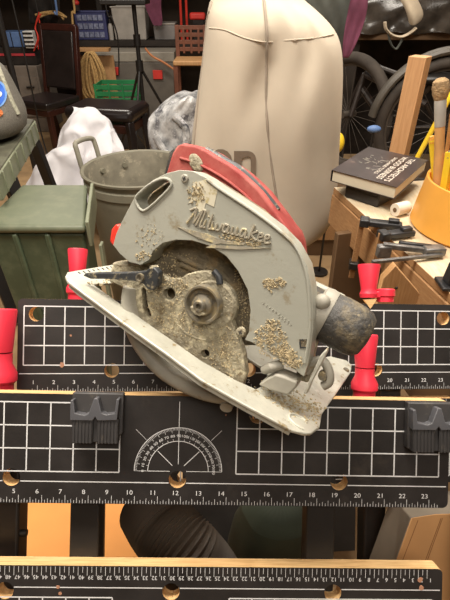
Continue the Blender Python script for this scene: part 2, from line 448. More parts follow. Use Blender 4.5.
# bench B
MB_ = frame(P(225, 345, .608), rotf(math.radians(6.6), math.radians(-.85)))
benchB = empty('folding_workbench', MB_, 'rear folding workbench whose black gridded jaw shows behind the circular saw', 'workbench', None)
b0 = loc(MB_, 34.5, 380); b1 = loc(MB_, 441, 380)
xoB = (b0.x-1*IN+b1.x-23*IN)/2+.004
ytB = loc(MB_, 225, 301.5).y
jaw(benchB, xoB, ytB, chips=[(2.2, .085, .0035), (2.6, .047, .0015)])
jaw(benchB, xoB, ytB-.134, inverted=True)
G().box((xoB+17.6*IN, ytB-.42, -.50), (.44, .42, .012)).build('gap_shade_panel', 'black_steel', benchB, bevel=.002)  # added dark panel, stands in for the shade in the gap and hides the floor
for n in (3.3, 20.2):
    x = xoB+n*IN; yb = line_to_floor(MB_, x, -.2, -.075)
    G().box((x, (ytB-.03+yb)/2, -.075), (.035, ytB-.03-yb, .03)).build('leg', 'dark_steel', benchB, bevel=.003)
    G().box((x, yb+.012, -.075), (.05, .03, .05)).build('foot', 'black_steel', benchB, bevel=.005)
    G().box((x, ytB-.13, -.0315), (.033, .20, .028)).build('cross_rail', 'black_steel', benchB, bevel=.002)
q = loc(MB_, 385, 302, -.055); crank(benchB, (q.x, q.y, -.055), s=1.02)
q = loc(MB_, 77, 303, -.05); crank(benchB, (q.x, q.y, -.05), arm=False, s=.74)
# splinter at the top of the rear jaw
q = loc(MB_, 370, 304, .001)
G().prism([(q.x-.009, q.y+.006), (q.x+.010, q.y+.007), (q.x+.001, q.y-.007)], -.003, .0006).build('split_edge', 'ply', benchB)

# pegs
def peg(px0, px1, py0, py1, label, mirror=False):
    a = loc(MA, px0, py0, .012); b = loc(MA, px1, py1, .012)
    w = b.x-a.x; h = a.y-b.y
    # hinge at the peg's base, on the jaw face
    Mp = MA @ Matrix.Translation((a.x, b.y, 0.0004))
    t = empty('bench_peg', Mp, label, 'bench peg', None)
    k = w/.055; q = h/.054
    S = lambda l: [(x*k, y*q) for x, y in l]
    G().prism(S([(0, .002), (.047, .002), (.055, .010), (.055, .054), (0, .054)]), 0, .010).build('base', 'peg', t, bevel=.0012)
    out = S([(.001, .026), (.001, .048), (.004, .0485), (.006, .034), (.016, .032), (.0205, .034), (.026, .0505), (.030, .0505), (.034, .035), (.039, .033), (.048, .0345), (.0495, .050), (.0525, .050), (.0505, .027), (.030, .026), (.0275, .030), (.025, .026)])
    G().prism(out, .009, .020).build('vee_ridge', 'peg_lit', t, bevel=.0008)
    g = G()
    for i in range(6):
        g.box(((.0045+i*.0036)*k, .0140*q, .0125), (.0024*k, .0262*q, .012))
        g.box(((.0315+i*.0036)*k, .0140*q, .0125), (.0024*k, .0262*q, .012))
    g.box((.0135*k, .014*q, .012), (.022*k, .0255*q, .011)); g.box((.0405*k, .014*q, .012), (.022*k, .0255*q, .011)); g.box((.027*k, .014*q, .011), (.008*k, .0255*q, .006))
    g.build('ribbed_grip', 'peg', t, bevel=.0004)
    return t
peg(72, 122, 393, 443, 'black ribbed bench peg on the left end of the front workbench, beside the protractor')
peg(409, 461, 403, 452, 'black ribbed bench peg cut off by the right picture edge, on the front workbench')

# ------------------------------------------------------------------ circular saw
Z0 = .448
e1 = Vector((1, -.608, .3235)).normalized(); e3 = Vector((-.453, -.213, 1)).normalized(); e2 = e3.cross(e1)
RS = RC @ Matrix((e1, e2, e3)).transposed()
MS = frame(P(210, 300, Z0), RS)
saw = empty('circular_saw', MS, 'dusty grey and red circular saw lying across the two workbenches, blade guard facing out', 'circular saw')
def S(pts, w=0.): return [tuple(loc(MS, x, y, w))[:2] for x, y in pts]
def Sv(px, py, w): return Vector(loc(MS, px, py, w))

outer = [(113, 245), (116, 234), (121, 223), (133, 200), (140, 191), (153, 180), (167, 173), (180, 170), (193, 171), (207, 178), (218, 186), (237, 198), (255, 210), (278, 227), (295, 244.5), (307, 266), (311.5, 290), (313, 313), (313, 330), (311, 345), (308, 364), (304, 377)]
inner = [(295, 370), (272, 355), (251, 342), (244.5, 340), (249, 332), (250.5, 310), (247.6, 290), (238, 271), (226, 256), (210, 246), (192, 240.5), (176, 240), (163, 243), (153, 251), (149, 260), (140, 265), (129, 262), (120, 254)]
slot = catmull([(135.5, 199), (141, 210), (149, 208), (169, 189), (171, 182), (164, 178.5), (153, 182.5), (143, 190)], 3)
g = G()
g.prism(S(outer+inner), -.022, 0, [S([tuple(p) for p in slot])])
G_ = g.build('upper_blade_guard', 'guard', saw, bevel=.0035, ang=40, bseg=3)
# rolled lip along the outer edge of the guard
lipp = [Sv(x, y, .0002) for x, y in [(207, 179.5), (218, 188), (237, 200.5), (255, 212.5), (277, 229), (295, 246), (304.5, 267), (308.5, 290), (310, 313), (310, 330), (308, 345), (305, 363)]]
G().tube([tuple(p) for p in catmull([tuple(p) for p in lipp], 4, False)], .0016, 8).build('guard_lip', 'guard', G_)
lp = [Sv(x, y, .0004) for x, y in slot]
G().tube(lp, .0016, 8, closed=True).build('slot_rim', 'guard', G_)
# inner half of the guard behind the blade
g = G()
back = [(113, 245), (121, 223), (140, 191), (167, 173), (193, 171), (218, 186), (255, 210), (293, 245), (308, 290), (309, 330), (300, 370), (262, 352), (225, 352), (165, 330), (132, 285)]
g.prism(S(back), -.030, -.0222)
g.build('inner_guard', 'cavity', saw, bevel=.002)
# motor drum seen through the opening, and slotted vents
g = G(); c = Sv(205, 300, -.0205)
g.lathe([(0, 0), (.034, 0), (.038, -.003), (.038, -.012)], c, 40)
g.build('gear_housing', 'cavity', saw)
g = G()
for d in (0, 1):
    a = Sv(178+d*3, 257+d*7, -.020); b = Sv(206+d*3, 270+d*7, -.020); g.cyl(a, b, .0028, seg=8)
g.build('vent_bar', 'cavity', saw)

# lower guard: dusty plate with a thick rolled rim
plate = [(126, 293), (127, 284), (133, 276), (144, 270), (153, 269), (160, 274), (168, 279), (180, 279), (187, 274), (196, 271.5), (205, 271), (213, 274), (218, 282), (229, 290), (233, 305), (231, 320), (235, 332), (243, 352), (246, 374), (240, 393), (236, 400), (231, 406), (222, 407), (218, 402), (202, 397), (181, 389), (160, 375), (145, 357), (134, 336), (128, 316)]
hole1 = circle(0, 0, 1, 20)
h1 = [(169+6*x, 294+6*y) for x, y in hole1]; h2 = [(205+4.2*x, 354+4.2*y) for x, y in hole1]
cres = [tuple(p) for p in catmull([(142, 288), (146.5, 292), (147, 303), (151, 316), (146, 318), (142, 306)], 3)]
cres2 = [tuple(p) for p in catmull([(148, 334), (160, 345), (180, 362), (205, 374), (221, 380), (210, 382), (188, 373), (168, 360)], 3)]
g = G(); wp = -.004
g.prism(S(plate, wp), -.014, wp, [S(h1, wp), S(h2, wp), S(cres, wp), S(cres2, wp)])
LG = g.build('lower_blade_guard', 'guard_dirty', saw, bevel=.0022, ang=40)
rim = [(131, 287), (130.5, 300), (133, 318), (140, 337), (152, 355), (167, 370), (184, 381), (203, 389), (222, 393), (234, 392)]
pp = catmull([tuple(Sv(x, y, -.006)) for x, y in rim], 5, False)
n = len(pp); rr = [.0078+.0030*min(1, i/10)*min(1, (n-1-i)/4+.3) for i in range(n)]
G().tube(pp, rr, 14, sq=1.3).build('guard_rim', 'ring', LG)
G().tube([Sv(228, 398, -.006), Sv(227, 404, -.001), Sv(226, 408, .004)], [.008, .0075, .0065], 14).build('guard_lift_tab', 'ring', LG)
# raised arc on the plate and boss
pp = catmull([tuple(Sv(x, y, wp)) for x, y in [(176, 322), (186, 333), (200, 339), (214, 339), (226, 331)]], 5, False)
G().tube(pp, .0012, 8).build('raised_arc', 'guard_dirty', LG)
G().tube([tuple(Sv(x, y, wp)) for x, y in [(214, 271), (219, 277), (220, 284)]], .0035, 10).build('spring_stop', 'lever', LG)
# second lobe behind the hub on the right
cen = Sv(212, 305, -.004)
G().lathe([(.0, .001), (.024, .001), (.0262, -.001), (.0262, -.008), (0, -.008)], cen, 40).build('bearing_collar', 'guard_dirty', saw)
cen = Sv(203, 304.5, .004)
G().lathe([(.0, -.004), (.0200, -.005), (.0200, .0015), (.0192, .0035), (.0172, .0035), (.0155, -.001), (.0115, -.002), (.0, -.002)], cen, 44).build('arbor_flange', 'steel', saw)
cen = Sv(202, 305, .003)
bolt = G().lathe([(.0122, -.001), (.0110, .002), (.0070, .004), (.0062, .0075), (.0052, .0085), (.0030, .0085), (.0028, .004), (0, .004)], cen, 32).build('blade_bolt', 'steel', saw)
G().prism([tuple(Vector(cen.xy)+Vector((math.cos(a), math.sin(a)))*.0100) for a in [math.radians(d) for d in (-150, -120, -90, -60, -35, -20)]]+[tuple(Vector(cen.xy)+Vector((math.cos(a), math.sin(a)))*.0055) for a in [math.radians(d) for d in (-30, -90, -140)]], .003, .0105).build('flange_key', 'guard_dirty', bolt, bevel=.001)
for px, py, rr_ in ((185, 178.6, .0042), (241, 332, .0050)):
    c = Sv(px, py, .0); q = G().lathe([(0, .0018), (rr_*.75, .0018), (rr_, .0006), (rr_, -.002)], c, 20); 
    so = q.build('screw', 'ring' if py < 200 else 'guard_dirty', saw)
    r = rr_*.45; G().box((c.x, c.y, .0019), (r*2, r*.6, .0006)).box((c.x, c.y, .0019), (r*.6, r*2, .0006)).build('screw_slot', 'motor', so)
# small side screws on hub collar
g = G()
for px, py in ((221, 306), (220.5, 314)): c = Sv(px, py, .0); g.ell(c, (.0026, .0026, .002))
g.build('collar_rivets', 'steel', saw)
# square pocket near the rear foot of the guard
c = Sv(304, 343, .0002)
G().prism(S([(299, 339), (309, 339), (309, 348), (300, 348)]), -.002, .0006, [S([(300.5, 340.5), (307.8, 340.5), (307.8, 346.8), (301.2, 346.8)])]).build('guard_pocket', 'lever', G_)
G().prism(S([(300.5, 340.5), (307.8, 340.5), (307.8, 346.8), (301.2, 346.8)]), -.001, .0002).build('pocket_floor', 'cavity', G_)

# raised script lettering with the bolt underline
def stroke(g, pts, w, r=.0011):
    p3 = [tuple(Sv(x, y, w)) for x, y in pts]
    pts3 = catmull(p3, 4, False) if len(p3) > 2 else [Vector(p) for p in p3]
    g.tube(pts3, r, 6)
g = G()
def L_(u, v):  # lettering plane: u along the baseline, v upwards, in letter heights
    bx, by = 190, 224; dx, dy = 80/8.2, 20.5/8.2; 
    return (bx+dx*u+3.6*v*.75, by+dy*u-15.0*v*.75)
script = [
 [(-.3, 1.15), (.15, 1.42), (.3, 1.35), (-.35, 0)], [(.3, 1.35), (.35, .2)], [(.30, .15), (.95, 1.45), (.62, 0)], [(.95, 1.45), (1.2, 1.3), (1.0, .05), (1.3, .1)],
 [(1.45, .7), (1.35, .05), (1.6, .05)], [(1.62, 1.0), (1.66, 1.06)],
 [(1.8, .1), (2.0, 1.3), (1.85, .1), (2.15, .05)],
 [(2.15, .7), (2.2, .1), (2.5, .12), (2.65, .6), (2.62, .12), (2.95, .12), (3.15, .72)],
 [(3.8, .68), (3.4, .68), (3.3, .2), (3.6, .08), (3.85, .66), (3.8, .08), (4.05, .1)],
 [(4.2, .7), (4.2, .12), (4.5, .12), (4.68, .68), (4.66, .1), (4.95, .1)],
 [(5.6, .68), (5.2, .68), (5.1, .2), (5.35, .08), (5.62, .66), (5.6, .08), (5.85, .1)],
 [(6.0, .05), (6.25, 1.3)], [(6.75, .85), (6.2, .45), (6.75, .02)],
 [(6.95, .38), (7.3, .5), (7.2, .72), (6.95, .62), (6.92, .15), (7.15, .03), (7.4, .15)],
 [(7.62, .38), (7.95, .5), (7.88, .72), (7.62, .62), (7.6, .15), (7.85, .03), (8.2, .2)]]
for s_ in script: stroke(g, [L_(u, v) for u, v in s_], .0008, .00125)
g.prism(S([(178, 227), (205, 233), (222, 240), (247, 242.5), (244, 245), (218, 243.5), (196, 236.5), (214, 240)][:7]), -.0005, .0009)
g.prism(S([(197, 237.5), (222, 243), (214, 245), (240, 246.5), (271, 248), (240, 249.5), (206, 247.5), (214, 243)]), -.0005, .0011)
g.build('script_emblem', 'emblem', G_)
g = G()
for i in range(9):
    a = (263+i*3.1, 304+i*2.2); stroke(g, [a, (a[0]+1.2, a[1]-1.4)], .0001, .0004)
    if i > 3: a = (267+i*2.9, 309.5+i*2.0); stroke(g, [a, (a[0]+1.2, a[1]-1.4)], .0001, .0004)
g.build('embossed_line', 'guard', G_)
# worn pale sticker at the top of the guard
G().prism(S([(193, 183), (206, 179.5), (218, 189), (214, 207), (206, 203), (203, 214), (196, 210), (197, 199), (188, 204), (194, 193)]), -.0003, .0004).build('worn_sticker', 'label_gold', G_)

# shoe
YS = -.0592
def S2(px, py, y=YS):
    r = ray(px, py); Mi = MS.inverted(); o = Mi @ CAM; d = Mi.to_3x3() @ r
    t = (y-o.y)/d.y; q = o+d*t; return (q.x, q.z)
shoe_out = [(67.5, 272), (65.5, 276), (68, 281), (81, 291), (124, 323), (166, 353), (202, 380), (246, 405), (292, 430), (305, 433.5), (312, 433), (320, 427), (322, 414), (325.5, 409), (351, 372), (352, 365), (346, 360), (330, 356)]
so = [S2(*p) for p in shoe_out]
so += [(so[-1][0]-.02, -.135), (-.10, -.128), (-.150, -.128), S2(139, 260)]
ho = [S2(*p) for p in [(93, 284), (135, 314), (202, 361), (236, 380), (256, 389)]]
ho = ho+[(ho[-1][0]+.004, -.03), (ho[-1][0]-.004, -.055), (.02, -.055), (-.10, -.055), (-.125, -.05)]
ax = lambda x, y, z: Vector((x, YS+z, y))
g = G(); g.prism(so, -.0035, 0, [ho], axes=ax)
SH = g.build('base_shoe', 'shoe', saw, bevel=.0010)
# turned-down flange under the near rail
g = G()
fl = [S2(*p) for p in [(70, 281), (81, 290), (124, 322), (166, 352), (202, 379), (246, 404), (292, 429)]]
for a, b in zip(fl, fl[1:]): g.bar((a[0], YS-.005, a[1]-.002), (b[0], YS-.005, b[1]-.002), .002, .007, up=(0, 1, 0))
g.build('shoe_flange', 'shoe', SH)
# slight ridges printed along the front edge
g = G()
a = Vector(S2(79, 273)); b = Vector(S2(135, 263.5))
for i in range(14):
    c = a.lerp(b, i/13); g.box((c.x, YS+.0004, c.y), (.0035, .0008, .0012))
g.build('front_notches', 'lever', SH)
# raised ring and mark at the rear corner
c = Vector(S2(299, 422)); p = [(c.x+.011*math.cos(t*PI/10), YS+.0004, c.y+.009*math.sin(t*PI/10)) for t in range(3, 18)]
G().tube(p, .0012, 6).build('raised_ring', 'shoe', SH)
c = Vector(S2(346, 370)); G().lathe([(0, .002), (.0035, .002), (.0042, 0), (.0042, -.004)], (c.x, YS, c.y), 16, R=Matrix.Rotation(-PI/2, 3, 'X')).build('shoe_rivet', 'steel', SH)

# bevel lever at the front
lev = [(82.5, 276), (84.5, 273.4), (100, 272.6), (126, 272.3), (145.6, 271), (150, 267), (155, 268), (159, 273), (158.5, 284), (153, 291), (147, 289), (143, 284), (133, 281), (109, 279.3), (90, 279)]
LV = G().prism(S(lev, .012), .004, .012).build('bevel_lever', 'lever', saw, bevel=.0015)
c = Sv(140.7, 277.5, .012); G().lathe([(0, .001), (.0022, .001), (.003, .003), (.0045, .003), (.0048, -.001)], c, 20).build('lever_bolt', 'steel', LV)
G().tube([Sv(151, 269, .009), Sv(156, 268, .004), Sv(160, 274, -.002), Sv(159, 286, -.004)], .0035, 10).build('lever_fork', 'guard_dirty', LV)
# front bracket behind lever, joins guard nose to the shoe
a = Sv(150, 268, -.012)
G().prism(S([(112, 262), (128, 262), (148, 268), (150, 290), (130, 292), (108, 282)], -.02), -.05, -.02).build('front_bracket', 'guard_dirty', saw, bevel=.003)
# rear brackets
g = G().prism(S([(258, 385), (268, 378), (276, 374), (283, 376), (297, 382), (296, 388), (288, 396), (270, 391)], .0), -.020, .0)
g.build('rear_bracket', 'ring', saw, bevel=.002)
g = G().prism(S([(303, 394), (320, 356), (327, 348.5), (327.5, 352), (322, 363), (312, 382), (307, 394)], .012), .004, .012)
g.build('rear_fin', 'shoe', saw, bevel=.001)
cur = catmull([tuple(Sv(x, y, -.02)) for x, y in [(306, 372), (314, 362), (323, 361), (329, 371), (329, 382), (323, 386)]], 4, False)
G().tube(cur, .0045, 12).build('curved_arm', 'ring', saw)
c = Sv(323, 376, -.018); G().lathe([(0, .003), (.004, .003), (.005, 0), (.005, -.006)], c, 16).build('arm_rivet', 'steel', saw)
G().tube([Sv(264, 370, -.008), Sv(272, 367, -.004), Sv(283, 364, -.008)], [.0045, .0055, .0045], 12).build('depth_knob', 'ring', saw)
G().prism(S([(296, 340), (312, 335), (316, 345), (312, 360), (318, 372), (308, 384), (296, 380)], -.024), -.040, -.0225).build('rear_pivot', 'guard_dirty', saw, bevel=.004)
# grey arm and charcoal motor end
a = Sv(333, 319, -.040); b = Sv(357, 332, -.042); d = (b-a).normalized()
R_ = Vector((0, 0, 1)).rotation_difference(d).to_matrix()
MO = G().lathe([(0, -.055), (.021, -.055), (.0215, -.012), (.0245, -.008), (.0262, .004), (.0258, .022), (.0235, .031), (.019, .036), (.010, .038), (0, .038)], a, 40, R=R_).build('motor_end', 'motor', saw)
G().lathe([(.022, -.020), (.0255, -.018), (.0265, -.012), (.0255, -.006), (.022, -.004)], a, 36, R=R_).build('motor_collar', 'ring', MO)
c = Sv(322, 302, -.02); G().ell(c, (.008, .008, .008)).build('spindle_button', 'ring', saw)
G().bar(Sv(305, 284, -.05), Sv(345, 303, -.05), .014, .012, up=(0, 0, 1)).build('motor_bridge', 'guard', saw, bevel=.004)

# red body and handle behind the guard
red = [(163, 182), (167, 170), (172, 153), (177, 145.5), (184, 143), (195, 145), (206, 150), (216, 156.5), (229, 164), (240, 172), (251, 182), (260, 191), (269, 203), (279, 216), (285, 225), (292, 233), (296, 244), (298, 262), (298, 285), (300, 300), (290, 300), (262, 250), (215, 205), (185, 190)]
wr = -.045
g = G().prism(S(red, wr), -.088, wr)
RD = g.build('red_body', 'red_shell', saw, bevel=.010, ang=40, bseg=4)
top = [(206, 151.5), (214, 156), (226, 163), (238, 170), (249, 180), (260, 191), (270, 203), (277, 212)]
dk_ = [(166, 178), (163, 176), (168, 152), (176, 144), (190, 150), (230, 172), (200, 190)]
G().prism(S(dk_, -.089), -.104, -.089).build('rear_shell', 'motor', RD, bevel=.004)
cp = catmull([tuple(Sv(x, y-1, -.06)) for x, y in top], 4, False)
G().tube(cp, .0045, 10).build('grip_strip', 'lever', RD)
c = Sv(196, 163, wr+.0005); G().ell(c, (.011, .007, .0025), Matrix.Rotation(-.5, 3, 'Z')).build('pale_patch', 'guard_dirty', RD)  # pale oval set on the red shell
cp = catmull([tuple(Sv(x, y, wr+.0008)) for x, y in [(180, 158), (200, 165), (226, 180), (250, 200), (268, 222)]], 5, False)
G().tube(cp, .0016, 8).build('shell_seam', 'red_shell', RD)
# big motor can behind the guard, rests on the rear bench
a = Sv(215, 262, -.04); G().lathe([(0, 0), (.036, 0), (.040, -.006), (.040, -.055), (.034, -.066), (0, -.066)], a, 36).build('motor_housing', 'motor', saw)
G().prism(S([(110, 241), (112, 229), (116, 224), (120, 224), (122, 232), (118, 246), (113, 246)], -.008), -.024, -.006).build('nose_button', 'red_trim', saw, bevel=.003)

# caked sawdust crumbs on the saw
g = G()
def crumbs(cx, cy, rx, ry, n, w, smin=.0005, smax=.0016, ang=0):
    for _ in range(int(n*1.5)):
        t = random.random()*2*PI; r = random.random()**.62
        x = rx*r*math.cos(t); y = ry*r*math.sin(t)
        px = cx+x*math.cos(ang)-y*math.sin(ang); py = cy+x*math.sin(ang)+y*math.cos(ang)
        if abs(w+.0038) < 1e-6 and min(math.hypot(px-169, py-294)-7, math.hypot(px-205, py-354)-5) < 0: continue
        c = Sv(px, py, w); s_ = random.uniform(smin, smax)*.68
        R = Euler((random.random()*3, random.random()*3, random.random()*3)).to_matrix()
        g.box(c, (s_*1.7, s_*1.3, s_*.8), R)
def smear(cx, cy, rx, ry, n, w, ang=0, r0=.9, r1=2.6):
    for _ in range(n):
        t = random.random()*2*PI; q = random.random()**.7; x = rx*q*math.cos(t); y = ry*q*math.sin(t)
        px = cx+x*math.cos(ang)-y*math.sin(ang); py = cy+x*math.sin(ang)+y*math.cos(ang); R0 = random.uniform(r0, r1); st_ = random.uniform(.5, 1)
        a0 = random.random()*PI; pl = []
        for k in range(9):
            u = 2*PI*k/9; rr_ = R0*random.uniform(.55, 1.25); X_, Y_ = rr_*math.cos(u), rr_*st_*math.sin(u)
            pl.append((px+X_*math.cos(a0)-Y_*math.sin(a0), py+X_*math.sin(a0)+Y_*math.cos(a0)))
        g.prism(S(pl, w), w-.0002, w+random.uniform(.0003, .0008))
smear(272, 342, 19, 15, 40, 0, .55); smear(290, 358, 13, 8, 24, 0, .6); smear(272, 325, 9, 7, 7, 0); smear(275, 283, 11, 5, 11, 0); smear(270, 288, 6, 4, 5, 0); smear(240, 241, 20, 4, 12, 0, .2, .6, 1.6)
smear(150, 238, 14, 13, 14, 0, 0, .4, 1.1); smear(143, 256, 7, 5, 8, 0, 0, .5, 1.4); smear(195, 195, 7, 11, 12, .0004, 0, .5, 1.6)
crumbs(272, 342, 20, 16, 200, .0004, ang=.55); crumbs(290, 358, 14, 9, 140, .0004, ang=.6)
crumbs(272, 325, 9, 7, 60, .0004); crumbs(274, 283, 12, 5, 70, .0003); crumbs(240, 240, 22, 5, 90, .0006, ang=.2)
crumbs(196, 193, 9, 12, 70, .0006); crumbs(150, 238, 14, 14, 40, .0002, .0004, .0009); crumbs(143, 256, 8, 6, 30, .0003)
crumbs(190, 310, 42, 28, 420, -.0038); crumbs(225, 350, 16, 28, 160, -.0038); crumbs(165, 285, 22, 12, 120, -.0038)
crumbs(242, 295, 8, 34, 130, -.0218, ang=-.1); crumbs(175, 262, 24, 10, 90, -.0218)
g.build('caked_sawdust', 'dustpile', saw, flat=True)['kind'] = 'stuff'
g = G()
for _ in range(330):
    t = random.random(); a = Vector(S2(262, 396)).lerp(Vector(S2(318, 416)), t)+Vector((random.gauss(0, .008), random.gauss(-.008, .014)))
    if a.x > .150 or a.y > .0: continue
    s_ = random.uniform(.0004, .0012); g.box((a.x, YS+.0004, a.y), (s_*2, s_, s_*1.6), Euler((0, random.random()*6, 0)).to_matrix())
for _ in range(120):
    a = Vector(S2(88, 280)).lerp(Vector(S2(140, 262)), random.random())+Vector((random.gauss(.006, .006), random.gauss(0, .006)))
    s_ = random.uniform(.0005, .0014); g.box((a.x, YS+.0004, a.y), (s_*2, s_, s_*1.6), Euler((0, random.random()*6, 0)).to_matrix())
g.build('shoe_sawdust', 'dustpile', SH, flat=True)['kind'] = 'stuff'

# ------------------------------------------------------------------ cloth dust bag on its stand
DY = 1.52
rows = [(-40, 232, 280), (-14, 220, 292), (0, 210, 303), (8, 208, 314), (18, 206.5, 325), (28, 205.5, 334), (40, 204.5, 339.5), (60, 202, 341.5), (85, 198.5, 341), (110, 195, 339.5), (135, 192, 338), (160, 190, 337), (182, 189, 336.5), (200, 189, 335.5), (212, 190, 333), (222, 194, 328), (229, 202, 319), (233, 214, 306)]
def bagring(i, grow=0.):
    py, xl, xr = rows[i]
    a = W(xl, py, DY); b = W(xr, py, DY); cx = (a.x+b.x)/2; hw = (b.x-a.x)/2; z = a.z
    dp = min(hw, .19)*(.85 if i > 2 else .6)
    ring = []
    for k in range(64):
        t = 2*PI*k/64; c_, s_ = math.cos(t), math.sin(t)
        ex = .82
        x = math.copysign(abs(c_)**ex, c_)*hw; y = math.copysign(abs(s_)**ex, s_)*dp
        zf = (a.z-.75)/.55
        if s_ < .3:     # soft folds on the front
            u = x/hw
            y += .012*math.exp(-((u-.05)/.07)**2)
            y += .034*math.exp(-((u+.12-(zf-.7)*1.1)/.16)**2)*math.exp(-((zf-.75)/.22)**2)
            y -= .024*math.exp(-((u-.45+(zf-.55)*.5)/.14)**2)*math.exp(-((zf-.6)/.3)**2)
            y += .036*math.exp(-((u-.42-(zf-.8)*.9)/.13)**2)*math.exp(-((zf-.82)/.2)**2)
            y += .010*math.sin(u*9+zf*5)*math.exp(-((zf-.35)/.4)**2)
        z_ = z-.02*(1-abs(c_))*(1 if i > 13 else 0)+(.008*math.sin(3*t) if i < 7 else 0)
        ring.append(Vector((cx+x, DY+y, z_)))
    return ring
bag = empty('dust_bag', W(262, 233, DY), 'large cream cloth dust collector bag with grey seams, standing behind the circular saw', 'dust bag')
binv = bag.matrix_world.inverted()
rg = [bagring(i) for i in range(len(rows))]
g = G(); g.rings(rg)
bagcloth = g.build('bag_cloth', 'bag', bag, sub=1, inv=binv, ang=80)
bmt = bmesh.new(); vv = [[bmt.verts.new(p) for p in r] for r in rg]
for a, b in zip(vv, vv[1:]):
    for i in range(64): bmt.faces.new((a[i], a[(i+1) % 64], b[(i+1) % 64], b[i]))
bvh = BVHTree.FromBMesh(bmt)
def onbag(px, py, off=.003):
    r = ray(px, py).normalized(); h = bvh.ray_cast(CAM, r)
    return (h[0]-r*off) if h[0] else None
for pts in ([(262, -12), (265, 10), (267, 40), (266, 80), (267, 120), (271, 160), (277, 200), (282, 224)], [(212, 2), (207, 20), (204, 50), (200, 85), (196.5, 120), (193.5, 150)]):
    p3 = [onbag(x, y, .001) for x, y in [tuple(v) for v in catmull(pts, 5, False)]]
    G().tube([p for p in p3 if p], .0042 if len(pts) > 6 else .003, 8).build('seam', 'seam', bagcloth, inv=binv)
p3 = [onbag(x, y, .0) for x, y in [tuple(v) for v in catmull([(209, 28), (225, 30), (245, 38), (266, 42), (290, 40), (315, 38), (334, 34)], 5, False)]]
G().tube([p for p in p3 if p], .0018, 6).build('top_stitch', 'bag', bagcloth, inv=binv)
g = G()
def blockD(x0, x1, y0, y1, t, kind):
    def arc(cx, cy, r, a0, a1, n=7): return [(cx+r*math.cos(math.radians(a0+(a1-a0)*i/n)), cy-r*math.sin(math.radians(a0+(a1-a0)*i/n))) for i in range(n+1)]
    r = (x1-x0)*.5
    if kind == 'O': o = arc(x1-r, y0+r, r, 0, 180)+arc(x0+r, y1-r, r, 180, 360); ri = r-t; h = arc(x1-r, y0+r, ri, 0, 180)+arc(x0+r, y1-r, ri, 180, 360)
    else:
        r *= .75; ri = r-t*.7
        o = arc(x1-r, y0+r, r, 0, 90)+[(x0, y0), (x0, y1)]+arc(x1-r, y1-r, r, 270, 360)
        h = arc(x1-r, y0+r, ri, 0, 90)+[(x0+t, y0+t), (x0+t, y1-t)]+arc(x1-r, y1-r, ri, 270, 360)
    bm = G(); bm.prism(o, 0, .1, [h]); b = bm.bm; b.normal_update()
    bmesh.ops.delete(b, geom=[f for f in b.faces if abs(f.normal.z) < .5 or f.calc_center_median().z < .05], context='FACES')
    bmesh.ops.subdivide_edges(b, edges=[e for e in b.edges if e.calc_length() > 8], cuts=3)
    bmesh.ops.triangulate(b, faces=b.faces)
    idx = {}; V = []
    for v in b.verts:
        p = onbag(v.co.x, v.co.y, .0022)
        if p: idx[v] = len(V); V.append(p)
    g.add(V, [[idx[v] for v in f.verts] for f in b.faces if all(v in idx for v in f.verts)])
blockD(234, 256, 151, 204, 7.5, 'D'); blockD(209, 232, 149, 203, 7.5, 'O')
g.build('letters_od', 'bagprint', bagcloth, inv=binv, recalc=False)
bmt.free()
# stand
zb = rg[-1][0].z
st = empty('bag_stand', Vector((.13, DY, 0)), 'black tube legged stand under the cream dust bag', 'stand')
sinv = st.matrix_world.inverted()
cx = sum(p.x for p in rg[-1])/64
G().tube([(cx+.13*math.cos(2*PI*i/32), DY+.10*math.sin(2*PI*i/32), zb-.034) for i in range(32)], .011, 10, closed=True).build('hoop', 'stand', st, inv=sinv)
G().box((cx, DY, zb-.045), (.22, .16, .012)).build('plate', 'stand', st, inv=sinv)
for sx, sy in ((-1, -1), (1, -1), (1, 1), (-1, 1)):
    G().tube([(cx+sx*.11, DY+sy*.08, zb-.045), (cx+sx*.25, DY+sy*.22, .006)], .011, 10).build('leg', 'stand', st, inv=sinv)
G().tube([(cx-.17, DY-.15, .35), (cx+.175, DY-.15, .35)], .008, 8).build('crossbar', 'stand', st, inv=sinv)
G().tube([(cx-.17, DY+.15, .35), (cx+.175, DY+.15, .35)], .008, 8).build('crossbar', 'stand', st, inv=sinv)

# ------------------------------------------------------------------ trash can
ZR = .69; cc = F(140, 172, ZR); cc.y = 1.97
a = P(79, 168, 1.96); cc.x = -.383
rr0 = .25
can = empty('trash_can', Vector((cc.x, cc.y, 0)), 'open round grey olive trash can behind the saw', 'trash can')
g = G()
g.lathe([(0, .0), (.195, .0), (.2, .01), (.228, ZR-.13), (.232, ZR-.12), (.236, ZR-.075), (.244, ZR-.07), (.244, ZR-.04), (.236, ZR-.035), (.238, ZR-.012), (.250, ZR-.010), (.252, ZR), (.246, ZR+.004), (.236, ZR-.002)], (0, 0, 0), 72)
g.build('can_body', 'can', can, inv=None)
G().lathe([(.2365, ZR-.002), (.230, ZR-.03), (.224, ZR-.12), (.19, .02), (0, .02)], (0, 0, 0), 72, cap=False).build('can_lining', 'can_in', can)
for s_, an in ((1, math.radians(160)), (2, math.radians(-20))):
    d = Vector((math.cos(an), math.sin(an), 0)); t = Vector((-d.y, d.x, 0)); b = d*.246
    pts = [b-t*.07+Vector((0, 0, ZR-.03)), b+d*.012-t*.07+Vector((0, 0, ZR+.05)), b+d*.02-t*.055+Vector((0, 0, ZR+.085)), b+d*.02+t*.055+Vector((0, 0, ZR+.095)), b+d*.012+t*.07+Vector((0, 0, ZR+.06)), b+t*.07+Vector((0, 0, ZR-.03))]
    if s_ == 1: G().tube(catmull([tuple(p) for p in pts], 4, False), .011, 10).build('handle', 'handle_grey', can)
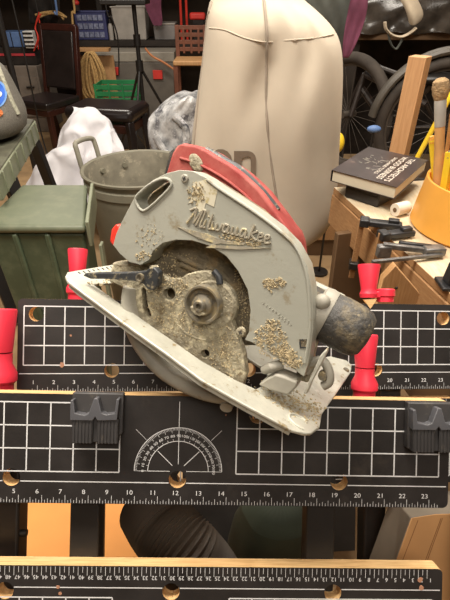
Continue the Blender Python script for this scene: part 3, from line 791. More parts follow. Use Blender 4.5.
for an in (118, 150):
    g = G()
    d = Vector((math.cos(math.radians(an)), math.sin(math.radians(an)), 0))
    g.tube([d*.228+Vector((0, 0, ZR-.055)), d*.214+Vector((0, 0, ZR-.055))], .012, 12); g.build('handle_socket', 'can', can)

# ------------------------------------------------------------------ green bin, bench and mesh bag on the left
zt = .75
p1 = F(85, 226, zt); p2 = F(87, 184, zt); p3 = F(22, 184, zt); p0 = F(-22, 226, zt)
gb = empty('green_bin', Vector(((p1.x+p0.x)/2, (p1.y+p2.y)/2, 0)), 'tall dark green plastic bin with a flat lid, left of the trash can', 'storage bin')
gi = gb.matrix_world.inverted()
G().prism([p0.xy, p1.xy, p2.xy, p3.xy], zt-.028, zt).build('lid', 'bin_lid', gb, bevel=.012, inv=gi, bseg=3)
g = G()
def lerp2(a, b, t): return a+(b-a)*t
ring = lambda k, z: [Vector((*(lerp2(Vector(((p1.x+p0.x)/2, (p1.y+p2.y)/2)), q.xy, k)), z)) for q in (p0, p1, p2, p3)]
g.rings([ring(.82, 0), ring(.93, zt-.03)])
body = g.build('bin_body', 'bin_green', gb, bevel=.012, inv=gi, bseg=3)
g = G()
for t in (.30, .62):
    for_ = lerp2(p0, p1, t); b_ = Vector((lerp2(Vector(((p1.x+p0.x)/2, 0)), Vector((for_.x, 0)), .85).x, p1.y+.02))
    g.bar((b_.x, p1.y+.036, .02), (for_.x*.97+gb.location.x*.03, p1.y+.012, zt-.03), .018, .02, up=(0, 1, 0))
g.build('body_rib', 'bin_green', gb, bevel=.006, inv=gi)
# lid hinge flange on the right
q1 = F(88, 222, zt+.012); q2 = F(93, 183, zt+.012)
g = G().bar((q1.x-.004, q1.y, zt-.03), (q2.x-.004, q2.y, zt-.03), .012, .085, up=(0, 0, 1))
g.build('lid_flange', 'bench_green', gb, bevel=.003, inv=gi)
e1_ = Vector((q1.x, q1.y+.03, 0)); G().bar((q1.x+.012, q1.y+.02, .02), (q1.x+.022, q1.y+.02, zt-.07), .010, .03, up=(0, 1, 0)).build('corner_strip', 'bench_green', gb, bevel=.003, inv=gi)

zt = .86
A = F(34, 119, zt); B = F(-6, 176, zt); C_ = F(-60, 170, zt); D_ = F(-20, 112, zt)
tb = empty('plastic_work_stand', Vector((A.x-.1, (A.y+B.y)/2, 0)), 'grey green plastic sawhorse table with ribbed edge at the left picture edge', 'work stand')
ti = tb.matrix_world.inverted()
G().prism([B.xy, A.xy, D_.xy, C_.xy], zt-.012, zt).build('top', 'bench_top', tb, bevel=.006, inv=ti)
g = G(); g.bar(B+Vector((.0, 0, -.045)), A+Vector((0, 0, -.045)), .012, .075)
for i in range(7):
    c = A.lerp(B, (i+.3)/7)+Vector((.006, 0, -.045)); g.box(c, (.010, .008, .072), Euler((0, 0, -math.atan2(A.x-B.x, A.y-B.y))))
g.bar(A+Vector((.0, .0, -.045)), D_+Vector((0, 0, -.045)), .012, .075)
g.build('ribbed_edge', 'bench_green', tb, bevel=.003, inv=ti)
for s_, e_ in (((28, 150), (52, 196)), ((-18, 160), (0, 220))):
    a = W(s_[0], s_[1], 1.9); 
    a = Vector((A.x-.12 if s_[0] > 0 else A.x-.35, 1.95, zt-.05)); b = Vector((a.x+.20, 1.72, .015))
    G().bar(a, b, .055, .035).build('leg', 'stand', tb, bevel=.004, inv=ti)
for xx in (A.x-.12, A.x-.35):
    G().bar((xx, 2.3, zt-.05), (xx+.05, 2.45, .015), .055, .035).build('leg', 'stand', tb, bevel=.004, inv=ti)

mb = empty('mesh_bag', Vector((-1.0, 1.9, zt)), 'grey mesh bag with a round blue badge, cut off by the left picture edge', 'bag')
mi_ = mb.matrix_world.inverted()
g = G(); prof = [(122, -50, 20), (118, -52, 22.5), (110, -52, 20.5), (98, -50, 15), (84, -46, 8.5), (72, -40, 3), (64, -34, -3), (60, -25, -12)]
rings_ = []
for py, xl, xr in prof:
    a = W(xl, py, 1.78); b = W(xr, py, 1.78); c = (a+b)/2; hw = (b.x-a.x)/2
    rings_.append([Vector((c.x+hw*math.cos(2*PI*k/32), 1.80+.13*math.sin(2*PI*k/32)*hw/.11, c.z)) for k in range(32)])
zmin = min(p.z for r in rings_ for p in r)
for r in rings_:
    for p in r: p.z += zt+.002-zmin if r is rings_[0] else 0
mb2 = G().rings(rings_).build('bag_body', 'mesh', mb, inv=mi_, sub=1)
q_ = [Vector((p.x, 1.80, p.z)) for p in (rings_[-1][0], rings_[-1][16])]
G().tube(catmull([tuple(q_[1]), tuple(q_[1]+Vector((.02, 0, .07))), tuple(q_[0]+Vector((-.02, 0, .07))), tuple(q_[0])], 6, False), .008, 8).build('carry_strap', 'stand', mb, inv=mi_)
# trim and badge follow the bag's surface
def bagsurf(px, py, off=.004):
    # front surface of the mesh bag: nearest ring in height
    for yy in [1.5+i*.004 for i in range(110)]:
        p = W(px, py, yy)
        for r0, r1 in zip(rings_, rings_[1:]):
            if r0[0].z <= p.z <= r1[0].z:
                t = (p.z-r0[0].z)/(r1[0].z-r0[0].z)
                c = (r0[0].x+r0[16].x)/2*(1-t)+(r1[0].x+r1[16].x)/2*t; hw = ((r0[0].x-r0[16].x)*(1-t)+(r1[0].x-r1[16].x)*t)/2
                if ((p.x-c)/hw)**2+((p.y-1.8)/(.13*hw/.11))**2 <= 1: return p-ray(px, py).normalized()*off
    return None
g = G()
tp = [bagsurf(x, y, .0) for x, y in [(-6, 62), (-2, 67), (2, 77), (7, 90), (12, 102), (18, 114)]]
g.tube([p for p in tp if p], .009, 8); g.build('pale_trim', 'meshpale', mb2, inv=mi_)
def disc(px, py, rx, ry, off, m, name, par, poly=None):
    pts = poly or [(px+rx*math.cos(2*PI*k/24), py+ry*math.sin(2*PI*k/24)) for k in range(24)]
    V = [bagsurf(x, y, off) for x, y in pts]; c = bagsurf(px, py, off)
    if c is None: return
    V = [v for v in V if v]; n = len(V)
    gg = G(); gg.add(V+[c], [(i, (i+1) % n, n) for i in range(n)]); return gg.build(name, m, par, inv=mi_)
bd = disc(-4, 94, 11, 14, .006, 'badge_l', 'round_badge', mb2)
if bd:
    disc(-4, 94, 9, 12, .008, 'badge', 'badge_field', mb2); disc(-1, 94, 3, 3, .010, 'white', 'badge_mark', mb2)
disc(-2, 113, 5, 4, .006, 'orange', 'orange_patch', mb2)

# ------------------------------------------------------------------ right hand table and what stands on it
ZT = .87
a = F(338, 191, ZT); b = F(452, 295, ZT)
ed = (b.xy-a.xy).normalized(); nr = Vector((-ed.y, ed.x))
if nr.x < 0: nr = -nr
a2 = a.xy-ed*.03; b2 = b.xy+ed*.25
tab = empty('side_table', Vector((b.x+.2, (a.y+b.y)/2, 0)), 'pale topped wooden side table on the right holding the amber tub', 'table')
tin = tab.matrix_world.inverted()
G().prism([a2, b2, b2+nr*.75, a2+nr*.75], ZT-.02, ZT, mi=1, top=0).build('tabletop', ['table_top', 'table_side'], tab, bevel=.002, inv=tin)
ap = a2+nr*.006; bp = b2+nr*.006
G().bar((*ap, ZT-.066), (*bp, ZT-.066), .018, .09).build('apron', 'table_side', tab, bevel=.002, inv=tin)
G().bar((*(ap+nr*.72), ZT-.066), (*(bp+nr*.72), ZT-.066), .018, .09).build('apron', 'table_side', tab, bevel=.002, inv=tin)
for (c, w) in ((a2+nr*.03+ed*.12, .07), (a2+nr*.68+ed*.06, .05), (b2+nr*.06-ed*.06, .05), (b2+nr*.68-ed*.06, .05)):
    G().box((*c, (ZT-.02)/2), (w, .045, ZT-.02), (0, 0, math.atan2(ed.y, ed.x))).build('leg', 'table_dark', tab, bevel=.002, inv=tin)
# side panel below the top, towards the camera
G().bar((*(a2+ed*.33+nr*.03), ZT-.22), (*(b2+nr*.03), ZT-.22), .014, .22).build('side_panel', 'table_dark', tab, bevel=.002, inv=tin)

def flatframe(px, py, z, ang):  # frame on a horizontal surface
    c = F(px, py, z); return Matrix.Translation(c) @ Matrix.Rotation(ang, 4, 'Z')

# black case under the book
v1 = F(358, 190, ZT); v2 = F(382, 196, ZT)
an = math.atan2(F(398, 182, ZT).y-v2.y, F(398, 182, ZT).x-v2.x)
case = empty('black_case', Matrix.Translation(F(366, 180, ZT+.002)), 'small black case under the paperback book on the side table', 'case')
ci = case.matrix_world.inverted()
L0 = F(344, 197, ZT); N0 = F(377, 208, ZT)
dx_ = (N0-L0).xy.normalized(); dn = Vector((-dx_.y, dx_.x)); dn = dn if dn.y > 0 else -dn
G().prism([L0.xy, N0.xy, N0.xy+dn*.10, L0.xy+dn*.10], ZT+.001, ZT+.040).build('case_body', 'blackbox', case, bevel=.003, inv=ci)
G().prism([L0.xy-dn*.001+dx_*.002, N0.xy-dn*.001-dx_*.002, N0.xy+dn*.101, L0.xy+dn*.101], ZT+.026, ZT+.028).build('case_seam', 'stand', case, inv=ci)
# book
zb0 = ZT+.0415; zb1 = ZT+.072
K = [F(332, 170, zb1), F(397, 187.5, zb1), F(428, 160, zb1)]
k0, k1, k2 = [p.xy for p in K]; k3 = k0+(k2-k1)
book = empty('paperback_book', Vector((*k1, zb0)), 'thick dark covered book with white lettering lying on the black case', 'book')
bi = book.matrix_world.inverted()
ins = .003; cu = (k0-k1).normalized(); cv = (k2-k1).normalized()
G().prism([k0+(-cu+cv)*ins, k1+(cu+cv)*ins, k2+(cu-cv)*ins, k3+(-cu-cv)*ins], zb0+.0012, zb1-.0012).build('pages', 'pages', book, inv=bi)
for z_ in (zb0, zb1-.0012): G().prism([k0, k1, k2, k3], z_, z_+.0012).build('cover', 'cover', book, inv=bi)
G().prism([k3+cu*.001, k3-cv*.0, k0, k0+cu*.001], zb0, zb1).build('spine', 'cover', book, inv=bi)
# lettering: reads from the far side, lines parallel to the near right edge
g = G()
bx = -cv; by = -(-cu)  # text right / up vectors
X3 = Vector((*(-cv), 0)); Y3 = Vector((*(-cu), 0)); Z3 = Vector((0, 0, 1))
Mt = Matrix((X3, Y3, Z3)).transposed().to_4x4(); Mt.translation = Vector((*k1, zb1+.0004))
for s_, d_, sz in (('THE ARCHITECTS', .020, .022), ('WOOD BUSINESS', .043, .022), ('BASIC HAND TOOLS', .064, .014)):
    c2 = k1+cu*d_+cv*.128
    off = Vector((*(c2-k1), 0)); g.text(s_, sz, (off.dot(X3), off.dot(Y3)), 0, 0, 0, Mt, xs=1.25)
g.build('title_lettering', 'whiteprint', book, inv=bi)
g = G()
for i in range(26):
    c2 = k1+cu*random.uniform(.085, .15)+cv*random.uniform(.07, .2)
    an_ = random.random()*PI; d_ = Vector((math.cos(an_), math.sin(an_)))*random.uniform(.006, .022)
    g.tube([(*c2, zb1+.0002), (*(c2+d_), zb1+.0002)], .0006, 5)
g.build('cover_picture', 'tote_lid', book, inv=bi)

# amber tub with brush and sticks
tc_ = Vector((.605, .99, ZT))
tub = empty('amber_tub', Vector((tc_.x, tc_.y, ZT+.001)), 'amber plastic tub holding a brush and yellow sticks at the right picture edge', 'tub')
g = G(); rb, rt, ht = .152, .138, .115
for z0_, z1_, k in ((0, 0, 0),):
    g.lathe([(0, 0), (rb-.006, 0), (rb, .006), (rt, ht-.002), (rt-.002, ht), (rt-.006, ht-.002), (rb-.008, .01), (0, .01)], (0, 0, 0), 48)
g.build('tub_shell', 'tub', tub, ang=25)
def stick(name, top, bot_px, y, label, cat, build):
    pass
# brush
yb_ = 1.01
top = W(441, 78, 1.03); e = Vector((.512, 1.0, ZT+.018)); LB = (top-e).length; ub = (top-e)/LB
f1 = e+ub*(LB*.865); f2 = e+ub*(LB*.69)
br = empty('paint_brush', e, 'round bristle brush with a tin ferrule and wooden handle standing in the amber tub', 'brush')
ei = br.matrix_world.inverted()
Rb = Vector((0, 0, 1)).rotation_difference((top-f1).normalized()).to_matrix()
G().lathe([(0, 0), (.0125, 0), (.0165, .012), (.0178, .025), (.0155, .036), (.008, .042), (0, .043)], f1, 24, R=Rb).build('bristles', 'bristle', br, inv=ei)
G().tube([f1+(f1-f2)*.06, f1, f2], [.0115, .0125, .011], 20).build('ferrule', 'ferrule', br, inv=ei)
G().tube([f2, f2+(e-f2)*.25, f2+(e-f2)*.7, e], [.0105, .0105, .0125, .012], 16).build('handle', 'brushwood', br, inv=ei)
def rod(name, pt, yt, r, m, label, cat, base, sq=False, tip=None):
    t = W(*pt, yt); b = Vector((*base, ZT+.016))
    o = empty(name, b, label, cat); i_ = o.matrix_world.inverted()
    g = G()
    if sq: g.bar(b, t, r*2, r*2)
    else: g.tube([b, t-(t-b).normalized()*r, t], [r, r, r*.5], 14)
    g.build('shaft', m, o, inv=i_)
    if tip: G().tube([t-(t-b).normalized()*.012, t+(t-b).normalized()*.002], [r*1.08, r*.6], 14).build('tip', tip, o, inv=i_)
rod('yellow_marker', (432, 137), 1.05, .008, 'yellow', 'short fat yellow marker just left of the brush in the amber tub', 'marker', (.53, 1.04), tip='tub')
rod('yellow_folding_rule', (450, 152), .99, .007, 'yellow', 'flat yellow rule cut off by the right edge in the amber tub', 'ruler', (.505, .975), sq=True, tip='steel')
rod('wooden_dowel', (452, 112), 1.04, .0045, 'brushwood', 'thin wooden dowel right of the brush in the amber tub', 'dowel', (.54, 1.06), tip='chip')
# yellow stick leaning behind
t = W(458, 82, 1.42); b = W(416, 160, 1.42); d = (b-t).normalized(); b = t+d*((.012-t.z)/d.z)
o = empty('yellow_stick', b, 'long thin yellow stick leaning behind the brush', 'stick'); i_ = o.matrix_world.inverted()
G().tube([b, t], .0075, 10).build('shaft', 'yellow', o, inv=i_); G().tube([t, t+(t-b).normalized()*.04], [.009, .009], 10).build('cap', 'stand', o, inv=i_)

# wood post behind the table
t1 = W(420.5, 56, 1.50); w_ = .052
post = empty('wooden_post', Vector((t1.x, 1.50, 0)), 'upright square wooden post standing behind the book', 'post')
G().box((0, 0, t1.z/2), (w_, .05, t1.z), (0, 0, math.radians(-40))).build('timber', 'stickwood', post, bevel=.002)
G().box((0, 0, .012), (.16, .16, .024), (0, 0, .45)).build('foot_plate', 'wood', post, bevel=.002)

# paper roll
pr0 = F(395, 210, ZT+.0168); pr1 = F(407, 207, ZT+.0168)
o = empty('paper_roll', Vector((*pr0.xy, ZT)), 'short pale paper roll lying between the black case and the amber tub', 'paper roll'); i_ = o.matrix_world.inverted()
G().tube([pr0, pr1], .016, 24).build('roll', 'paper', o, inv=i_)
d_ = (pr0-pr1).normalized(); G().tube([pr0+d_*.0005, pr0+d_*.0012], .006, 16).build('core', 'table_dark', o, inv=i_)

# black hinges / clamps on the table edge
def clamp(p0, p1, label, jawlen, bar_drop, col='clampblk', th=.014, w=.024):
    a = F(*p0, ZT+.012); b = F(*p1, ZT+.012)
    o = empty('bar_clamp', Vector((*a.xy, ZT)), label, 'clamp'); i_ = o.matrix_world.inverted()
    d = (b-a).normalized(); L = (b-a).length; s = Vector((-d.y, d.x, 0))
    ang = math.atan2(d.y, d.x)
    G().box((a+b)/2+Vector((0, 0, 0)), (L, w, th), (0, 0, ang)).build('clamp_jaw', col, o, bevel=.003, inv=i_)
    G().box(b-d*.02+Vector((0, 0, .010)), (.025, w*.7, .010), (0, 0, ang)).build('jaw_pad', col, o, bevel=.002, inv=i_)
    G().box(a-d*.006, (.022, w*1.25, th*1.4), (0, 0, ang)).build('clamp_head', col, o, bevel=.003, inv=i_)
    G().bar(a-d*.012+Vector((0, 0, .006)), a-d*.012-Vector((0, 0, bar_drop)), .006, .014).build('clamp_bar', 'table_side', o, bevel=.001, inv=i_)
    G().box(a-d*.012-Vector((0, 0, bar_drop*.75)), (.024, .03, .02), (0, 0, ang)).build('lower_jaw', 'stand', o, bevel=.003, inv=i_)
clamp((367, 222), (402, 226), 'black bar clamp on the table edge nearest the book', 0, .16)
clamp((386, 235), (413, 232), 'black bar clamp in the middle of the table edge, just left of the amber tub', 0, .12)
# long grey sliding clamp lying flat
a = F(382, 250, ZT+.010); b = F(440, 252, ZT+.010)
o = empty('spring_clamp', Vector((*b.xy, ZT)), 'long worn grey clamp lying across the table edge in front of the tub', 'clamp'); i_ = o.matrix_world.inverted()
G().bar(a+Vector((0, 0, .012)), b, .012, .012).build('upper_arm', 'clampgrey', o, bevel=.002, inv=i_)
c = F(372, 262, ZT+.010); G().bar(c, b+Vector((0, -.012, 0)), .008, .007).build('lower_arm', 'clampgrey', o, bevel=.001, inv=i_)
m1 = F(399, 243, ZT+.022); m2 = F(432, 247, ZT+.018); G().bar(m1, m2, .010, .010).build('trigger', 'clampblk', o, bevel=.002, inv=i_)
G().box(b+Vector((-.015, 0, .004)), (.045, .026, .018), (0, 0, .05)).build('hinge_block', 'clampgrey', o, bevel=.003, inv=i_)
e_ = a+Vector((.004, 0, -.002)); G().box(e_, (.030, .018, .028), (0, 0, .05)).build('jaw_block', 'clampgrey', o, bevel=.003, inv=i_)
# dark tool at the right edge near the bench
o = empty('bench_dog', Vector((*F(448, 286, ZT).xy, ZT+.001)), 'stubby black metal block at the right edge, below the amber tub', 'tool block'); 
G().box((0, 0, .004), (.04, .045, .008)).build('base', 'clampblk', o, bevel=.002)
G().box((.002, 0, .028), (.022, .030, .04), taper=.8).build('block', 'clampblk', o, bevel=.003)

# ------------------------------------------------------------------ cardboard, hose and fabric behind the gap of the front bench
def cardbox(name, pxs, Zs, depth, m, label, cat='cardboard box'):
    """closed box from a traced front face with real depth, resting on the floor"""
    ps = [P(x, y, Zs) for x, y in pxs]
c = W(106, 540, .47)
# orange box pair
x0 = W(14, 540, .62).x; x1 = W(172, 540, .62).x; zt_ = P(60, 505, .80).z
o = empty('cardboard_box', Vector(((x0+x1)/2, .72, 0)), 'orange brown cardboard box seen low through the gap of the front workbench, left side', 'cardboard box')
BH = F(90, 519, 0.0)
bz = .50
G().box((0, .05, bz/2), (x1-x0, .30, bz)).build('carton', 'cardor', o, bevel=.002)
G().box((-.03, -.10, bz/2), (.05, .002, bz-.02)).build('tape_strip', 'card', o)
o.location.y = .50
# ribbed hose
ctr = P(178, 540, .62)
o = empty('ribbed_hose', Vector((ctr.x, ctr.y, 0)), 'wide ribbed grey hose curving below the gap of the front workbench', 'hose'); i_ = o.matrix_world.inverted()
pts = catmull([tuple(P(150, 508, .74)), tuple(P(165, 530, .70)), tuple(P(190, 556, .68)), tuple(P(214, 590, .72)), tuple(P(225, 640, .86))], 24, False)
pts = [p for p in pts if p.z > .07]
rr = [.050+.003*(1 if i % 2 else -1) for i in range(len(pts))]
G().tube(pts, rr, 28).build('hose_tube', 'hose', o, inv=i_)
# green fabric
o = empty('green_tool_bag', Vector((P(272, 530, .84).x, P(275, 530, .84).y+.0, 0)), 'slouched dark green fabric bag behind the front workbench gap', 'bag')
r_ = []
for z_, k, sh in ((0, 1, 0), (.02, 1.0, 0), (.25, .9, .01), (.5, .8, .0), (.60, .65, .01), (.62, .3, .01)):
    r_.append([Vector((sh+.105*k*math.cos(2*PI*i/28)*(1+.05*math.sin(5*i)), .09*k*math.sin(2*PI*i/28), z_)) for i in range(28)])
G().rings(r_).build('bag_body', 'greenfab', o, sub=1)
# mailer box right
MC = frame(P(428, 560, .60), RC @ Euler((0, 0, math.radians(-18))).to_matrix())
o = empty('folded_carton', MC, 'tan cardboard carton with crease lines leaning behind the right end of the front workbench', 'cardboard box')
A1 = loc(MC, 411, 518); B1 = loc(MC, 394, 566)
def lc(x, y): return tuple(loc(MC, x, y, 0))[:2]
out = [lc(411, 518), lc(436, 514), lc(520, 512), lc(500, 680), lc(352, 680), lc(394, 566)]
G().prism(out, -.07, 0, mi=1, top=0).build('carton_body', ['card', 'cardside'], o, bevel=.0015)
g = G()
for s_, e_ in (((418, 520), (398, 572)), ((441, 518), (421, 572)), ((442.5, 518), (423, 572))): g.seg(lc(*s_), lc(*e_), .0009, .0003)
g.build('crease', 'crease', o)

# ------------------------------------------------------------------ background left
# dining chair, facing left and towards the camera
ch = empty('dining_chair', F(62, 153, 0), 'black leather parson chair with a dark wood frame standing on the left', 'chair')
ch.location = Vector((-1.665, 4.52, 0)); ch.rotation_euler = (0, 0, math.radians(-26))
G().box((0, -.01, .46), (.44, .44, .07)).build('seat', 'leather', ch, bevel=.02, bseg=3)
G().box((0, -.01, .405), (.43, .43, .05)).build('seat_rail', 'cherry', ch, bevel=.004)
rk = math.radians(-10)
G().box((0, .262, .77), (.36, .045, .48), (rk, 0, 0)).build('backrest', 'leather', ch, bevel=.015, bseg=3)
for sx in (-1, 1):
    G().bar((sx*.205, .212, .44), (sx*.205, .315, 1.045), .04, .045, up=(0, 1, 0)).build('back_post', 'cherry', ch, bevel=.006)
    G().bar((sx*.19, -.19, .41), (sx*.195, -.20, 0), .045, .045, up=(0, 1, 0)).build('leg', 'cherry', ch, bevel=.004)
    G().bar((sx*.19, .19, .43), (sx*.195, .27, 0), .04, .045, up=(0, 1, 0)).build('leg', 'cherry', ch, bevel=.004)
G().box((0, .314, 1.03), (.43, .045, .06), (rk, 0, 0)).build('top_rail', 'cherry', ch, bevel=.01)

# black padded bench + white sheet
pb = empty('padded_stool', Vector((-.86, 3.5, 0)), 'black padded low stool beneath the white sheet', 'stool')
pb.rotation_euler = (0, 0, math.radians(-12))
G().box((0, 0, .60), (.52, .36, .09)).build('seat', 'leather', pb, bevel=.035, bseg=3)
for sx in (-1, 1):
    for sy in (-1, 1): G().bar((sx*.22, sy*.14, .56), (sx*.25, sy*.16, 0), .05, .05).build('leg', 'leather', pb, bevel=.006)
G().box((0, 0, .5), (.44, .28, .06)).build('seat_frame', 'cherry', pb, bevel=.005)

def cloth(name, pts_rows, m, label, cat, th=.004, parent=None, group=None, fold=0., freq=9.):
    if fold:
        rows2 = [catmull([tuple(p) for p in r], 6, False) for r in pts_rows]
        cols = [catmull([tuple(r[i]) for r in rows2], 4, False) for i in range(len(rows2[0]))]
        pts_rows = [[c[j] for c in cols] for j in range(len(cols[0]))]
        H = len(pts_rows)
        for j, r in enumerate(pts_rows):
            for i, p in enumerate(r):
                q = noise.noise_vector(Vector((p.x*freq, p.y*freq*.7, p.z*freq*.35)))
                q2 = noise.noise_vector(Vector((p.x*freq*2.6+9, p.y*freq*2, p.z*freq*.9)))
                ridge = 1-abs(q.x)*2
                r[i] = p+Vector((q.y*.4, -ridge*.9, q.z*.4))*fold+q2*fold*.35
    g = G(); n = len(pts_rows[0])
    vs = [[g.bm.verts.new(p) for p in r] for r in pts_rows]
    for a, b in zip(vs, vs[1:]):
        for i in range(n-1): g.bm.faces.new((a[i], a[i+1], b[i+1], b[i]))
    c = vs[-1][n//2].co.copy()
    o = g.build(name, m, parent, inv=Matrix.Translation(-c), ang=120)
    if parent is None: o.matrix_world = Matrix.Translation(c)
    md = o.modifiers.new('t', 'SOLIDIFY'); md.thickness = th; md = o.modifiers.new('s', 'SUBSURF'); md.levels = md.render_levels = 2
    if parent is None: tag(o, label, cat, group)
    return o
cloth('white_sheet', [
 [W(76, 108, 3.35), W(86, 105, 3.35), W(98, 108, 3.32), W(108, 118, 3.3), W(116, 128, 3.25)],
 [W(66, 120, 3.1), W(80, 110, 3.1), W(98, 112, 3.08), W(112, 124, 3.08), W(122, 135, 3.08)],
 [W(58, 136, 3.0), W(75, 126, 2.93), W(96, 128, 2.95), W(112, 138, 2.93), W(125, 144, 3.0)],
 [W(56, 150, 2.95), W(72, 146, 2.84), W(92, 148, 2.88), W(110, 152, 2.82), W(127, 154, 2.9)],
 [W(40, 158, 2.9), W(60, 156, 2.78), W(85, 160, 2.82), W(106, 164, 2.76), W(126, 168, 2.84)],
 [W(33, 172, 2.82), W(52, 172, 2.70), W(78, 176, 2.76), W(102, 178, 2.70), W(124, 182, 2.8)],
 [W(28, 192, 2.74), W(50, 196, 2.62), W(76, 196, 2.70), W(100, 198, 2.62), W(124, 200, 2.74)],
 [W(26, 215, 2.68), W(50, 219, 2.58), W(76, 217, 2.66), W(100, 219, 2.58), W(124, 217, 2.7)]], 'sheet', 'crumpled white sheet thrown over the black stool behind the green bin', 'sheet', fold=.075, freq=8.)

# plastic wrapped bundle
o = empty('wrapped_bundle', Vector((W(172, 120, 2.95).x, 2.95, 0)), 'bundle wrapped in crinkled shiny clear plastic beside the dust bag', 'bundle')
r_ = []; x0 = o.location.x
for z_, xl, xr in ((0, 150, 196), (.25, 150, 198), (.47, 147, 199), (.60, 146, 200), (.68, 149, 200), (.735, 160, 201), (.785, 172, 201), (.815, 184, 200)):
    ring = []
    a = (xl-225)/450*2.9*.97; b = (xr-225)/450*2.9*.97
    for i in range(40):
        t = 2*PI*i/40; k = 1+.08*math.sin(5*t+z_*14)+.05*math.sin(11*t-z_*23)
        ring.append(Vector(((a+b)/2-x0+(b-a)/2*k*math.cos(t), .15*k*math.sin(t), z_+.012*math.sin(3*t))) if z_ else Vector(((a+b)/2-x0+(b-a)/2*math.cos(t), .14*math.sin(t), 0)))
    r_.append(ring)
wb = G().rings(r_).build('plastic_wrap', 'plastic', o, sub=1)
sp = [(-.09, -.155, .60), (-.02, -.17, .50), (.07, -.165, .52), (.10, -.16, .64), (.03, -.16, .72)]
G().tube(catmull(sp, 6, False), .022, 10).build('twisted_fold', 'plastic', wb)

# shelf along the back
SY = 6.0
shf = empty('back_shelf', Vector((-1.6, SY, 0)), 'long dark wooden shelf along the back wall carrying bins', 'shelf')
si = shf.matrix_world.inverted()
zs = W(120, 40.5, SY-.25).z
G().box((-1.55, SY, zs-.03), (3.1, .5, .06)).build('shelf_board', 'shelf', shf, inv=si, bevel=.004)
G().box((-1.55, SY, 1.62), (3.1, .5, .05)).build('shelf_board', 'shelf', shf, inv=si, bevel=.004)
for xx in (-3.05, -1.45, -.03): G().box((xx, SY+.2, 1.1), (.06, .06, 2.2)).build('upright', 'shelf', shf, inv=si, bevel=.004)
for xx in (-3.05, -1.45, -.03): G().box((xx, SY-.2, (zs-.06)/2), (.06, .06, zs-.06)).build('leg', 'shelf', shf, inv=si, bevel=.004)

def shelf_box(name, px0, px1, py0, py1, m, label, cat, y=SY-.22, depth=.3, lid=None, latches=None, zbase=None, taper=True):
    a = W(px0, py1, y); b = W(px1, py0, y); z0 = zs+.001 if zbase is None else zbase
    z1 = b.z; w = b.x-a.x; cx = (a.x+b.x)/2
    o = empty(name, Vector((cx, y+depth/2, z0)), label, cat)
    h = z1-z0; hb = h-(.12*h if lid else 0)
    g = G(); k = .92 if taper else 1
    g.rings([[Vector((sx*w/2*q, sy*depth/2*q, zz)) for sx, sy in ((-1, -1), (1, -1), (1, 1), (-1, 1))] for q, zz in ((k, 0), (.97, hb))])
    g.build('body', m, o, bevel=.01)
    if lid: G().box((0, 0, h-.06*h), (w, depth, .12*h)).build('lid', lid, o, bevel=.008)
    else:
        G().tube([(sx*w/2*.99, sy*depth/2*.99, hb) for sx, sy in ((-1, -1), (1, -1), (1, 1), (-1, 1))], .008, 6, closed=True).build('rim', m, o)
    for lx, ly0, ly1, lw in (latches or []):
        p = W(lx, ly0, y); q = W(lx, ly1, y)
        G().box((p.x-cx, -depth/2-.008, (p.z+q.z)/2-z0), (lw, .016, p.z-q.z)).build('latch', 'tagred', o, bevel=.003)
    return o
shelf_box('storage_bin', 114, 145, 7, 40, 'white_bin', 'tall cloudy white storage bin on the back shelf behind the tripod', 'storage bin')
shelf_box('storage_bin', 154, 175, 23, 42, 'grey_bin', 'small cloudy grey storage bin on the back shelf below the plum cloth', 'storage bin', lid='white_bin')
# parts organiser
ob = shelf_box('parts_organizer', 77, 105, 12, 38, 'blue', 'slate blue small parts organizer with clear drawers on the back shelf', 'organizer', depth=.2, taper=False)
wz = W(105, 12, SY-.22).z-zs; ww = W(105, 12, SY-.22).x-W(77, 12, SY-.22).x
for r_i in range(3):
    for c_i in range(5):
        fr = G().box(((c_i-2)*ww*.19, -.104, wz*(.2+.3*r_i)), (ww*.16, .012, wz*.2)).build('drawer', 'clearfront', ob, bevel=.002)
# spray bottle beside it
bp = W(109, 36, SY-.25); o = empty('white_bottle', Vector((bp.x+.016, SY-.2, zs+.001)), 'small white bottle on the back shelf right of the slate blue organizer', 'bottle')
G().lathe([(0, 0), (.024, 0), (.026, .01), (.026, .13), (.013, .16), (0, .16)], (0, 0, 0), 20).build('body', 'white_bin', o)
G().cyl((0, 0, .16), (0, 0, .20), .016, .014).build('cap', 'stand', o)
o = empty('red_knob_tool', W(77, 8, SY-.24)*1.0, 'small red topped jar above the slate blue organizer', 'jar'); o.location.z = W(77, 12, SY-.22).z+.014
G().lathe([(0, 0), (.03, 0), (.03, .05), (0, .05)], (0, 0, 0), 16).build('jar', 'clutter', o); G().ell((0, 0, .07), (.032, .032, .026)).build('lid', 'tagred', o)
# big tote on the floor
tt = shelf_box('grey_tote', 99, 174, 52, 118, 'tote', 'large grey storage tote with red latches on the floor under the shelf', 'storage tote', y=5.3, depth=.4, lid='tote_lid', zbase=0., latches=[(114.5, 67, 75, .085), (157.5, 70, 79, .10)])
